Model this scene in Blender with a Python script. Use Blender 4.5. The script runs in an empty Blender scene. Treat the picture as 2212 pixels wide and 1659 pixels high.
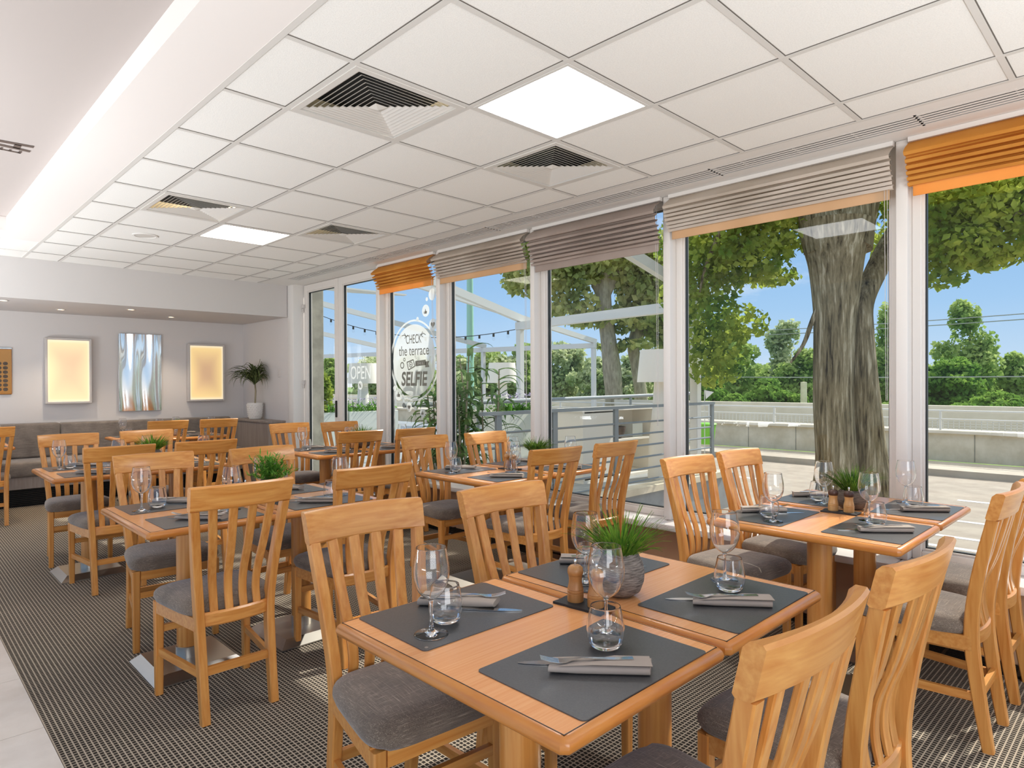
import bpy, bmesh, math, random
import numpy as np
from mathutils import Vector, Matrix

S = bpy.context.scene
COL = S.collection
R = math.radians
rnd = random.Random(7)

# ------------------------------------------------------------------ camera
YAW, PITCH, ROLL, FPX, CYP, CAMH = 0.774341, -0.0061658, 0.0041352, 1406.994, 836.5405, 1.352
def _cam_axes():
    c, s = math.cos(YAW), math.sin(YAW)
    r0, d0, u0 = Vector((c, -s, 0)), Vector((s, c, 0)), Vector((0, 0, 1))
    cp, sp = math.cos(PITCH), math.sin(PITCH)
    d, u = cp * d0 + sp * u0, cp * u0 - sp * d0
    cr, sr = math.cos(ROLL), math.sin(ROLL)
    return cr * r0 - sr * u, sr * r0 + cr * u, d
CR, CU, CD = _cam_axes()
CAMLOC = Vector((0, 0, CAMH))
cam = bpy.data.cameras.new('camera')
cam.sensor_width = 36.0
cam.sensor_fit = 'HORIZONTAL'
cam.lens = FPX / 2212 * 36
cam.shift_y = (CYP - 829.5) / 2212
cam.clip_start, cam.clip_end = 0.02, 400
cam_o = bpy.data.objects.new('camera', cam)
COL.objects.link(cam_o)
cam_o.matrix_world = Matrix(((CR.x, CU.x, -CD.x, 0), (CR.y, CU.y, -CD.y, 0), (CR.z, CU.z, -CD.z, CAMH), (0, 0, 0, 1)))
S.camera = cam_o

def at(u, v, depth):
    """the world point seen at pixel (u, v) of the 2212x1659 frame, at a given distance along the view axis"""
    return CAMLOC + depth * (CD + (u - 1106) / FPX * CR - (v - CYP) / FPX * CU)

# ------------------------------------------------------------------ view, world, sun, fill lights
S.view_settings.view_transform = 'Standard'
S.view_settings.look = 'None'
S.view_settings.gamma = 1.0
S.view_settings.exposure = 0.55
S.view_settings.use_curve_mapping = False
cy = S.cycles
cy.max_bounces, cy.diffuse_bounces, cy.glossy_bounces = 16, 4, 4
cy.transmission_bounces, cy.transparent_max_bounces = 14, 14
cy.caustics_reflective = cy.caustics_refractive = False
cy.sample_clamp_indirect = 4.0
cy.blur_glossy = 0.5
cy.use_denoising = True
try:
    cy.denoiser = 'OPENIMAGEDENOISE'
except Exception:
    pass

W = bpy.data.worlds.new('sky')
S.world = W
W.use_nodes = True
nt = W.node_tree
nt.nodes.clear()
def wn(t, **kw):
    n = nt.nodes.new(t)
    for k, v in kw.items():
        setattr(n, k, v)
    return n
out = wn('ShaderNodeOutputWorld')
bg = wn('ShaderNodeBackground')
tc = wn('ShaderNodeTexCoord')
sep = wn('ShaderNodeSeparateXYZ')
ramp = wn('ShaderNodeValToRGB')
mp = wn('ShaderNodeMapRange')
mp.inputs['From Min'].default_value, mp.inputs['From Max'].default_value = -0.12, 1.0
cr = ramp.color_ramp
cr.elements[0].position, cr.elements[0].color = 0.0, (0.88, 0.86, 0.83, 1)
cr.elements[1].position, cr.elements[1].color = 1.0, (1.6, 1.58, 1.52, 1)
for p, c in ((0.10, (0.88, 0.86, 0.83)), (0.115, (0.58, 0.73, 0.90)), (0.2, (0.38, 0.60, 0.88)), (0.36, (0.19, 0.42, 0.80)), (0.60, (0.17, 0.38, 0.76)), (0.72, (1.15, 1.15, 1.12))):
    e = cr.elements.new(p)
    e.color = (*c, 1)
mpg = wn('ShaderNodeMapping')
mpg.inputs['Scale'].default_value = (1.4, 1.4, 5.0)
mpg.inputs['Location'].default_value = (0.35, 0.2, 0.3)
noi = wn('ShaderNodeTexNoise')
noi.inputs['Scale'].default_value, noi.inputs['Detail'].default_value = 2.2, 7
noi.inputs['Roughness'].default_value = 0.62
crm = wn('ShaderNodeValToRGB')
crm.color_ramp.elements[0].position, crm.color_ramp.elements[1].position = 0.57, 0.80
mix = wn('ShaderNodeMix', data_type='RGBA')
mix.inputs['B'].default_value = (0.95, 0.96, 0.98, 1)
mlt = wn('ShaderNodeMath', operation='MULTIPLY')
mlt.inputs[1].default_value = 0.8
L = nt.links.new
L(tc.outputs['Generated'], sep.inputs[0]); L(sep.outputs['Z'], mp.inputs['Value']); L(mp.outputs[0], ramp.inputs[0])
L(tc.outputs['Generated'], mpg.inputs[0]); L(mpg.outputs[0], noi.inputs['Vector']); L(noi.outputs[0], crm.inputs[0])
L(crm.outputs[0], mlt.inputs[0]); L(mlt.outputs[0], mix.inputs['Factor'])
L(ramp.outputs[0], mix.inputs['A']); L(mix.outputs['Result'], bg.inputs['Color']); L(bg.outputs[0], out.inputs[0])
bg.inputs['Strength'].default_value = 0.72

def light(name, kind, loc, energy, color=(1, 1, 1), rot=None, **kw):
    l = bpy.data.lights.new(name, kind)
    l.energy, l.color = energy, color
    for k, v in kw.items():
        setattr(l, k, v)
    o = bpy.data.objects.new(name, l)
    COL.objects.link(o)
    o.location = loc
    if rot is not None:
        o.rotation_euler = rot
    return o
SUN_DIR = Vector((0.76, -0.16, 0.70)).normalized()      # towards the sun
sun = light('sun', 'SUN', (20, -10, 20), 3.4, (1.0, 0.95, 0.86), angle=R(0.6))
sun.rotation_euler = SUN_DIR.to_track_quat('Z', 'Y').to_euler()
# added unseen fill lights aimed at the ceiling, behind camera and along the aisle
for i, (x, y, e) in enumerate(((1.9, -1.8, 62), (-1.2, 1.0, 30), (-1.0, 4.2, 58), (-0.9, 7.0, 68))):
    light('ceiling_fill', 'AREA', (x, y, 0.75), e, (0.93, 0.97, 1.0), rot=(R(180), 0, 0), shape='DISK', size=1.1)

# added soft frontal fill light, out of view behind the camera
light('rear_fill', 'AREA', (-0.9, -3.2, 1.7), 75, (0.97, 0.985, 1.0), rot=Vector((-0.55, -0.83, 0.06)).to_track_quat('Z', 'Y').to_euler(), shape='RECTANGLE', size=3.4, size_y=2.0)
# ------------------------------------------------------------------ materials
def hexc(h, k=1.0):
    h = h.lstrip('#')
    f = lambda c: (c / 12.92 if c <= 0.04045 else ((c + 0.055) / 1.055) ** 2.4) * k
    return tuple(f(int(h[i:i + 2], 16) / 255) for i in (0, 2, 4))
class NT:
    def __init__(s, name):
        s.m = bpy.data.materials.new(name)
        s.m.use_nodes = True
        s.t = s.m.node_tree
        s.b = s.t.nodes['Principled BSDF']
        s.out = s.t.nodes['Material Output']
    def n(s, t, ins=None, **kw):
        x = s.t.nodes.new(t)
        for k, v in kw.items():
            setattr(x, k, v)
        for k, v in (ins or {}).items():
            x.inputs[k].default_value = v
        return x
    def l(s, a, b):
        s.t.links.new(a, b)
    def set(s, **kw):
        for k, v in kw.items():
            s.b.inputs[k.replace('_', ' ')].default_value = v
        return s
    def coords(s, scale=(1, 1, 1), rot=(0, 0, 0), which='Object'):
        c = s.n('ShaderNodeTexCoord')
        m = s.n('ShaderNodeMapping')
        m.inputs['Scale'].default_value = scale
        m.inputs['Rotation'].default_value = rot
        s.l(c.outputs[which], m.inputs[0])
        return m.outputs[0]
    def ramp(s, fac, stops):
        r = s.n('ShaderNodeValToRGB')
        e = r.color_ramp.elements
        e[0].position, e[0].color = stops[0][0], (*stops[0][1], 1)
        e[1].position, e[1].color = stops[-1][0], (*stops[-1][1], 1)
        for p, c in stops[1:-1]:
            q = e.new(p)
            q.color = (*c, 1)
        s.l(fac, r.inputs[0])
        return r.outputs[0]
    def bump(s, h, strength=0.3, dist=0.01):
        b = s.n('ShaderNodeBump', {'Strength': strength, 'Distance': dist})
        s.l(h, b.inputs['Height'])
        s.l(b.outputs[0], s.b.inputs['Normal'])
MAT = {}
def plain(name, col, rough=0.5, metal=0.0, spec=0.5):
    c = hexc(col) if isinstance(col, str) else col
    x = NT(name).set(Base_Color=(*c, 1), Roughness=rough, Metallic=metal, Specular_IOR_Level=spec)
    MAT[name] = x.m
    return x
def noisy(name, c1, c2, scale=8, rough=0.6, stretch=(1, 1, 1), bump=0.0, detail=6, lo=0.35, hi=0.65, metal=0.0, bdist=0.005, spec=0.5, which='Object'):
    x = NT(name).set(Roughness=rough, Metallic=metal, Specular_IOR_Level=spec)
    n = x.n('ShaderNodeTexNoise', {'Scale': scale, 'Detail': detail, 'Roughness': 0.6})
    x.l(x.coords(stretch, which=which), n.inputs['Vector'])
    a = hexc(c1) if isinstance(c1, str) else c1
    b = hexc(c2) if isinstance(c2, str) else c2
    x.l(x.ramp(n.outputs[0], [(lo, a), (hi, b)]), x.b.inputs['Base Color'])
    if bump:
        x.bump(n.outputs[0], bump, bdist)
    MAT[name] = x.m
    return x
def wood(name, c1, c2, stretch, rough=0.32, scale=3.0):
    x = NT(name).set(Roughness=rough, Coat_Weight=0.2, Coat_Roughness=0.2)
    v = x.coords(stretch)
    info = x.n('ShaderNodeObjectInfo')
    add = x.n('ShaderNodeVectorMath', operation='ADD')
    mul = x.n('ShaderNodeMath', {1: 37.0}, operation='MULTIPLY')
    x.l(info.outputs['Random'], mul.inputs[0]); x.l(v, add.inputs[0]); x.l(mul.outputs[0], add.inputs[1])
    n = x.n('ShaderNodeTexNoise', {'Scale': scale, 'Detail': 5, 'Roughness': 0.5, 'Distortion': 0.25})
    x.l(add.outputs[0], n.inputs['Vector'])
    a, b = hexc(c1), hexc(c2)
    col = x.ramp(n.outputs[0], [(0.25, a), (0.75, b)])
    hsv = x.n('ShaderNodeHueSaturation', {'Saturation': 1.0})
    vr = x.n('ShaderNodeMapRange', {'To Min': 0.88, 'To Max': 1.08}); x.l(info.outputs['Random'], vr.inputs['Value'])
    x.l(vr.outputs[0], hsv.inputs['Value']); x.l(col, hsv.inputs['Color']); x.l(hsv.outputs[0], x.b.inputs['Base Color'])
    MAT[name] = x.m
wood('wood_x', '#C27832', '#DFA157', (0.8, 22, 22))
wood('wood_y', '#C27832', '#DFA157', (22, 0.8, 22))
wood('wood_z', '#C27832', '#DFA157', (22, 22, 0.8))
wood('wood_edge', '#BA6F2C', '#D08C44', (2, 2, 14), 0.28)
wood('laminate', '#E2985C', '#ECAC74', (0.8, 40, 8), 0.22, 4)
wood('mill_wood', '#A9713A', '#C9945A', (14, 14, 2), 0.4)
wood('mill_pale', '#B98A50', '#D9AE74', (14, 14, 2), 0.4)
plain('inlay', '#2E2018', 0.4)
plain('white_paint', '#E6E3E0', 0.55)
plain('wall_paint', '#DAD6D5', 0.7)
plain('soffit_grey', '#CFCBCA', 0.7)
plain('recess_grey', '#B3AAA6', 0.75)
plain('beam_white', '#ECE6E3', 0.65)
plain('grid_white', '#D9D6D2', 0.5)
plain('pvc', '#E2DDD8', 0.35)
plain('gasket', '#1D2224', 0.5)
plain('panel_tan', '#C69A76', 0.55)
plain('vent_metal', '#D8D4CF', 0.45)
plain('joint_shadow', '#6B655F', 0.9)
plain('dark_void', '#0B0A09', 0.8)
plain('black_metal', '#15130F', 0.5, 0.3)
plain('steel', '#B9B4AC', 0.32, 1.0)
plain('shiny_steel', '#D8D6D2', 0.14, 1.0)
plain('mirror_silver', '#F2F2F2', 0.10, 1.0)
plain('galvanised', '#8C9395', 0.45, 0.3)
plain('white_alu', '#D9D8D2', 0.45)
plain('lamp_white', '#F2EBDD', 0.6)
plain('planter_white', '#D9DCD2', 0.5)
plain('ceramic', '#E9E6E2', 0.35)
plain('sign_brown', '#5B4C44', 0.6)
plain('frame_silver', '#C9C4C1', 0.4, 0.1)
plain('napkin', '#A2958A', 0.9)
plain('slate', '#2B2928', 0.7)
plain('switch', '#D5D0CE', 0.4)
plain('teal_pole', '#9CCBB6', 0.5)
plain('green_bin', '#7EC83C', 0.5)
plain('soil', '#3A2E24', 0.95)
plain('cable', '#2E3330', 0.7)
plain('flag_white', '#E8E6E6', 0.8)
plain('flag_red', '#D2504A', 0.8)
plain('ink_grey', '#77776F', 0.8)
plain('button', '#B6AEA6', 0.3, 0.8)
noisy('mill_dark', '#3A241A', '#5A3A28', 20, 0.4)
noisy('leather', '#4B4A4A', '#565554', 260, 0.34, bump=0.12, bdist=0.0006)
noisy('ceiling_tile', '#EDEBE8', '#F5F4F1', 190, 0.85, bump=0.35, bdist=0.003, detail=3)
noisy('concrete', '#D4C8AE', '#E8DDC6', 3, 0.85, bump=0.2)
noisy('concrete_dark', '#8B887C', '#A5A193', 6, 0.85, bump=0.2)
noisy('verge', '#5E7A38', '#86A050', 1.0, 0.95)
noisy('asphalt', '#9C9184', '#AFA496', 2.5, 0.9)
noisy('pavement', '#ADA394', '#C0B7A8', 1.5, 0.9)
noisy('deck', '#8E9294', '#A9ADAD', 2.0, 0.5, stretch=(1, 6, 1))
noisy('wall_beige', '#D9CFBB', '#E9E0CF', 1.2, 0.85)
noisy('stone_pot', '#514740', '#A4988C', 150, 0.85, stretch=(0.3, 0.3, 2.6), bump=0.8, bdist=0.002, lo=0.34, hi=0.7)
noisy('stone_pale', '#978D82', '#C2BAB0', 70, 0.85, stretch=(0.6, 0.6, 1.4), bump=0.6, bdist=0.003)
noisy('stone_brown', '#4B3F37', '#75675B', 130, 0.85, stretch=(0.3, 0.3, 2.4), bump=0.9, bdist=0.004)
noisy('ledge_laminate', '#8B7F78', '#9C918A', 3, 0.5, stretch=(14, 14, 1))
noisy('tile_floor', '#CFC6BC', '#DED7CE', 3, 0.25)
noisy('light_bark', '#8C836D', '#B5AB92', 6, 0.9, stretch=(2, 2, 0.5), bump=0.6, bdist=0.03)
x = NT('bark').set(Roughness=0.95, Specular_IOR_Level=0.2)
n1 = x.n('ShaderNodeTexNoise', {'Scale': 9.0, 'Detail': 8, 'Roughness': 0.65, 'Distortion': 0.3}); x.l(x.coords((2.6, 2.6, 0.22)), n1.inputs['Vector'])
n2 = x.n('ShaderNodeTexNoise', {'Scale': 3.0, 'Detail': 5}); x.l(x.coords((2, 2, 0.6)), n2.inputs['Vector'])
av = x.n('ShaderNodeMath', {2: 0.0}, operation='MULTIPLY_ADD'); x.l(n1.outputs[0], av.inputs[0]); av.inputs[1].default_value = 0.75
hf = x.n('ShaderNodeMath', {1: 0.25}, operation='MULTIPLY'); x.l(n2.outputs[0], hf.inputs[0]); x.l(hf.outputs[0], av.inputs[2])
x.l(x.ramp(av.outputs[0], [(0.37, hexc('#3C3427')), (0.46, hexc('#7F755A')), (0.54, hexc('#9A8F72')), (0.64, hexc('#CFC6AC'))]), x.b.inputs['Base Color'])
x.bump(n1.outputs[0], 0.9, 0.05)
MAT['bark'] = x.m
# woven fabrics
def fabric(name, c1, c2, thread):
    x = NT(name).set(Roughness=0.95, Specular_IOR_Level=0.15, Sheen_Weight=0.3)
    n1 = x.n('ShaderNodeTexNoise', {'Scale': 3.0, 'Detail': 2}); x.l(x.coords((4, 170, 170)), n1.inputs['Vector'])
    n2 = x.n('ShaderNodeTexNoise', {'Scale': 3.0, 'Detail': 2}); x.l(x.coords((170, 4, 170)), n2.inputs['Vector'])
    n3 = x.n('ShaderNodeTexNoise', {'Scale': 9.0, 'Detail': 4}); x.l(x.coords(), n3.inputs['Vector'])
    m = x.n('ShaderNodeMath', operation='MAXIMUM'); x.l(n1.outputs[0], m.inputs[0]); x.l(n2.outputs[0], m.inputs[1])
    col = x.ramp(m.outputs[0], [(0.44, hexc(c1)), (0.62, hexc(c2)), (0.78, hexc(thread))])
    hs = x.n('ShaderNodeHueSaturation'); vr = x.n('ShaderNodeMapRange', {'From Min': 0.3, 'From Max': 0.7, 'To Min': 0.8, 'To Max': 1.2})
    x.l(n3.outputs[0], vr.inputs['Value']); x.l(vr.outputs[0], hs.inputs['Value']); x.l(col, hs.inputs['Color']); x.l(hs.outputs[0], x.b.inputs['Base Color'])
    x.bump(m.outputs[0], 0.25, 0.001)
    MAT[name] = x.m
fabric('seat_fabric', '#64574B', '#7A6C5F', '#B0A18C')
fabric('bench_fabric', '#6B635E', '#7F7771', '#A69E96')
# carpet: dark cells in rows between pale woven lines
x = NT('carpet').set(Roughness=0.97, Specular_IOR_Level=0.1)
b = x.n('ShaderNodeTexBrick', {'Scale': 1.0, 'Mortar Size': 0.0034, 'Mortar Smooth': 0.6, 'Brick Width': 0.0175, 'Row Height': 0.0195, 'Bias': 0.0}, offset=0.0)
b.inputs['Color1'].default_value = (*hexc('#2C2824'), 1)
b.inputs['Color2'].default_value = (*hexc('#3A3530'), 1)
b.inputs['Mortar'].default_value = (*hexc('#AEA18F'), 1)
x.l(x.coords(), b.inputs['Vector'])
x.l(b.outputs['Color'], x.b.inputs['Base Color'])
MAT['carpet'] = x.m
# emitters
def emit(name, col, strength):
    x = NT(name).set(Base_Color=(0.8, 0.8, 0.8, 1), Emission_Color=(*col, 1), Emission_Strength=strength)
    MAT[name] = x.m
emit('lamp_panel', (0.98, 0.99, 1.0), 12.0)
emit('lamp_panel_warm', (1.0, 0.93, 0.80), 13.0)
emit('downlight_glow', (1.0, 0.72, 0.40), 6.0)
# back-lit art panel: light strips along its rim fade towards the middle
def artpanel(name, rim, mid, k):
    x = NT(name).set(Base_Color=(*hexc('#C9A884'), 1), Roughness=0.6)
    c = x.n('ShaderNodeTexCoord')
    sp = x.n('ShaderNodeSeparateXYZ'); x.l(c.outputs['Generated'], sp.inputs[0])
    def edge(o):
        s1 = x.n('ShaderNodeMath', {1: 0.5}, operation='SUBTRACT'); x.l(o, s1.inputs[0])
        ab = x.n('ShaderNodeMath', operation='ABSOLUTE'); x.l(s1.outputs[0], ab.inputs[0])
        m2 = x.n('ShaderNodeMath', {1: 2.0}, operation='MULTIPLY'); x.l(ab.outputs[0], m2.inputs[0])
        pw = x.n('ShaderNodeMath', {1: 1.5}, operation='POWER'); x.l(m2.outputs[0], pw.inputs[0])
        return pw.outputs[0]
    mx = x.n('ShaderNodeMath', operation='SMOOTH_MAX')
    mx.inputs[2].default_value = 0.25; x.l(edge(sp.outputs['X']), mx.inputs[0]); x.l(edge(sp.outputs['Z']), mx.inputs[1])
    x.l(x.ramp(mx.outputs[0], [(0.0, hexc(mid)), (0.1, hexc(mid)), (0.45, tuple((p + q) / 2 for p, q in zip(hexc(mid), hexc(rim)))), (0.85, hexc(rim)), (1.0, hexc('#FFF6D8'))]), x.b.inputs['Emission Color'])
    x.b.inputs['Emission Strength'].default_value = k
    MAT[name] = x.m
artpanel('art_glow_pale', '#FBE4B4', '#D8B89C', 0.54)
artpanel('art_glow_gold', '#F6D890', '#C09C7A', 0.52)
# glass
def thin_glass(name, tint, f0=0.04, gain=1.0, rough=0.0):
    """a sheet without thickness: clear, with a reflection that grows towards grazing view (Schlick), the same from both sides"""
    x = NT(name)
    x.t.nodes.remove(x.b)
    tr = x.n('ShaderNodeBsdfTransparent'); tr.inputs[0].default_value = (*tint, 1)
    gl = x.n('ShaderNodeBsdfGlossy'); gl.inputs['Roughness'].default_value = rough
    ge = x.n('ShaderNodeNewGeometry')
    dt = x.n('ShaderNodeVectorMath', operation='DOT_PRODUCT'); x.l(ge.outputs['Normal'], dt.inputs[0]); x.l(ge.outputs['Incoming'], dt.inputs[1])
    ab = x.n('ShaderNodeMath', operation='ABSOLUTE'); x.l(dt.outputs['Value'], ab.inputs[0])
    om = x.n('ShaderNodeMath', {0: 1.0}, operation='SUBTRACT'); x.l(ab.outputs[0], om.inputs[1])
    pw = x.n('ShaderNodeMath', {1: 5.0}, operation='POWER'); x.l(om.outputs[0], pw.inputs[0])
    ma = x.n('ShaderNodeMath', {1: (1 - f0) * gain, 2: f0}, operation='MULTIPLY_ADD'); x.l(pw.outputs[0], ma.inputs[0])
    mx = x.n('ShaderNodeMixShader')
    x.l(ma.outputs[0], mx.inputs[0]); x.l(tr.outputs[0], mx.inputs[1]); x.l(gl.outputs[0], mx.inputs[2]); x.l(mx.outputs[0], x.out.inputs[0])
    MAT[name] = x.m
thin_glass('window_glass', (0.95, 0.97, 0.965), 0.022, 0.5)
thin_glass('bowl_glass', (0.97, 0.975, 0.98), 0.04, 0.8)
x = NT('thick_glass').set(Base_Color=(1, 1, 1, 1), Roughness=0.0, IOR=1.48, Transmission_Weight=1.0)
MAT['thick_glass'] = x.m
# translucent cloth and leaves
def translucent(name, c1, c2, k, scale=3, rough=0.8, which='Object'):
    x = NT(name).set(Roughness=rough, Specular_IOR_Level=0.25)
    n = x.n('ShaderNodeTexNoise', {'Scale': scale, 'Detail': 3})
    x.l(x.coords(which=which), n.inputs['Vector'])
    col = x.ramp(n.outputs[0], [(0.35, hexc(c1)), (0.65, hexc(c2))])
    x.l(col, x.b.inputs['Base Color'])
    t = x.n('ShaderNodeBsdfTranslucent'); x.l(col, t.inputs[0])
    mx = x.n('ShaderNodeMixShader', {0: k})
    x.l(x.b.outputs[0], mx.inputs[1]); x.l(t.outputs[0], mx.inputs[2]); x.l(mx.outputs[0], x.out.inputs[0])
    MAT[name] = x.m
translucent('blind_orange', '#D8923E', '#E2A04C', 0.32)
translucent('hem_orange_lit', '#F0AC5C', '#F4B868', 0.45)  # brighter copy of the orange cloth, backlight put into its colour
translucent('hem_peach', '#D6B48E', '#DEBE9A', 0.4)
translucent('blind_beige', '#CFC2B4', '#D8CCC0', 0.25)
translucent('blind_taupe', '#A8988F', '#B3A49B', 0.18)
translucent('blind_sand', '#C4B5A8', '#CEC1B4', 0.25)
translucent('leaf_linden', '#6B8C30', '#C2CE5C', 0.58, 2.5)
translucent('leaf_linden_dark', '#3F6226', '#6F9636', 0.42, 2.5)
translucent('leaf_mid', '#93A35C', '#CFCF88', 0.52, 1.2)
translucent('leaf_hedge', '#668F3C', '#A3C25C', 0.45, 0.6)
translucent('leaf_hedge_light', '#8CAA56', '#C0D082', 0.45, 0.6)
translucent('leaf_hazed', '#AFBF8A', '#D6DBB2', 0.5, 0.6)  # distance haze mixed into the leaf colour
translucent('grass_leaf', '#3F6B1E', '#7FA436', 0.3, 30)
translucent('grass_dark', '#33581F', '#76983A', 0.3, 30)
translucent('bush_leaf', '#4A8A2C', '#86B84C', 0.3, 30)
translucent('palm_leaf', '#4E7440', '#86A468', 0.35, 6)
translucent('dracaena_leaf', '#3E4A2A', '#6C7848', 0.2, 20)
translucent('flower_mix', '#6A54A0', '#E8E4EA', 0.2, 40)
translucent('flower_yellow', '#E8C020', '#F2D648', 0.2, 40)
x = NT('frosted_film').set(Base_Color=(0.86, 0.88, 0.86, 1), Roughness=0.6)
t1 = x.n('ShaderNodeBsdfTransparent'); t2 = x.n('ShaderNodeBsdfTranslucent'); t2.inputs[0].default_value = (0.9, 0.92, 0.9, 1)
m1 = x.n('ShaderNodeMixShader', {0: 0.5}); m2 = x.n('ShaderNodeMixShader', {0: 0.22})
x.l(x.b.outputs[0], m1.inputs[1]); x.l(t2.outputs[0], m1.inputs[2]); x.l(m1.outputs[0], m2.inputs[1]); x.l(t1.outputs[0], m2.inputs[2]); x.l(m2.outputs[0], x.out.inputs[0])
MAT['frosted_film'] = x.m
# hand-beaten mirror
x = NT('wavy_mirror').set(Base_Color=(0.93, 0.93, 0.94, 1), Roughness=0.03, Metallic=1.0)
wv = x.n('ShaderNodeTexWave', {'Scale': 2.2, 'Distortion': 2.5, 'Detail': 1.0, 'Detail Scale': 0.8}); wv.bands_direction = 'X'
x.l(x.coords((1, 1, 0.35)), wv.inputs['Vector'])
x.bump(wv.outputs[1], 0.5, 0.03)
MAT['wavy_mirror'] = x.m
x = NT('copper_mirror').set(Base_Color=(*hexc('#C98A50'), 1), Roughness=0.12, Metallic=0.9)
MAT['copper_mirror'] = x.m

# ------------------------------------------------------------------ mesh helpers
class MB:
    """collects shapes and links them as ONE mesh object"""
    def __init__(s):
        s.v, s.f, s.m = [], [], []
        s.cur = 0
    def add(s, vs, fs):
        k = len(s.v)
        s.v += [tuple(p) for p in vs]
        s.f += [tuple(k + i for i in f) for f in fs]
        s.m += [s.cur] * len(fs)
        return s
    def frombm(s, bm):
        bm.verts.index_update()
        s.add([v.co for v in bm.verts], [[v.index for v in f.verts] for f in bm.faces])
        bm.free()
        return s
    def box(s, x0, x1, y0, y1, z0, z1, bev=0.0, seg=1, mat=None):
        bm = bmesh.new()
        bmesh.ops.create_cube(bm, size=1)
        for v in bm.verts:
            v.co = ((x0 + x1) / 2 + v.co.x * (x1 - x0), (y0 + y1) / 2 + v.co.y * (y1 - y0), (z0 + z1) / 2 + v.co.z * (z1 - z0))
        if bev:
            bmesh.ops.bevel(bm, geom=list(bm.edges), offset=bev, segments=seg, affect='EDGES', profile=0.5)
        if mat is not None:
            for v in bm.verts:
                v.co = mat @ v.co
        return s.frombm(bm)
    def loft(s, rings, closed=True, caps=True):
        n = len(rings[0])
        vs = [p for r in rings for p in r]
        fs = []
        for i in range(len(rings) - 1):
            for j in range(n if closed else n - 1):
                a, b = i * n + j, i * n + (j + 1) % n
                fs.append((a, b, b + n, a + n))
        if caps and closed:
            fs.append(tuple(range(n - 1, -1, -1)))
            fs.append(tuple((len(rings) - 1) * n + j for j in range(n)))
        return s.add(vs, fs)
    def lathe(s, prof, n=24, c=(0, 0, 0), caps=True):
        rings = [[(c[0] + r * math.cos(2 * math.pi * j / n), c[1] + r * math.sin(2 * math.pi * j / n), c[2] + z) for j in range(n)] for r, z in prof]
        return s.loft(rings, True, caps)
    def tube(s, pts, rad, n=8, caps=True):
        pts = [Vector(p) for p in pts]
        rads = rad if isinstance(rad, (list, tuple)) else [rad] * len(pts)
        rings = []
        u = None
        for i, p in enumerate(pts):
            t = (pts[min(i + 1, len(pts) - 1)] - pts[max(i - 1, 0)]).normalized()
            if u is None:
                u = t.cross(Vector((0, 0, 1)) if abs(t.z) < 0.9 else Vector((1, 0, 0))).normalized()
            else:
                u = (u - t * u.dot(t)).normalized()
            w = t.cross(u)
            rings.append([p + rads[i] * (math.cos(2 * math.pi * j / n) * u + math.sin(2 * math.pi * j / n) * w) for j in range(n)])
        return s.loft(rings, True, caps)
    def bar(s, a, b, w, h, up=(0, 0, 1)):
        a, b, up = Vector(a), Vector(b), Vector(up)
        t = (b - a).normalized()
        u = t.cross(up).normalized()
        q = u.cross(t)
        ring = lambda p: [p + u * (i * w / 2) + q * (j * h / 2) for i, j in ((-1, -1), (1, -1), (1, 1), (-1, 1))]
        return s.loft([ring(a), ring(b)])
    def prism(s, poly, axis, a, b):
        """extrude a 2-D polygon along an axis: 'x' takes (y,z), 'y' takes (x,z), 'z' takes (x,y)"""
        f = {'x': lambda p, t: (t, p[0], p[1]), 'y': lambda p, t: (p[0], t, p[1]), 'z': lambda p, t: (p[0], p[1], t)}[axis]
        return s.loft([[f(p, a) for p in poly], [f(p, b) for p in poly]])
    def quad(s, a, b, c, d):
        return s.add([a, b, c, d], [(0, 1, 2, 3)])
    def build(s, name, mats, parent=None, smooth=35, fix=True):
        me = bpy.data.meshes.new(name)
        me.from_pydata(s.v, [], s.f)
        for m in (mats if isinstance(mats, (list, tuple)) else [mats]):
            me.materials.append(MAT[m])
        me.polygons.foreach_set('material_index', s.m)
        if fix:
            bm = bmesh.new(); bm.from_mesh(me)
            bmesh.ops.recalc_face_normals(bm, faces=bm.faces)
            bm.to_mesh(me); bm.free()
        if smooth:
            me.shade_smooth()
            me.set_sharp_from_angle(angle=R(smooth))
        me.update()
        o = bpy.data.objects.new(name, me)
        COL.objects.link(o)
        if parent is not None:
            o.parent = parent
        return o

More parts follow.
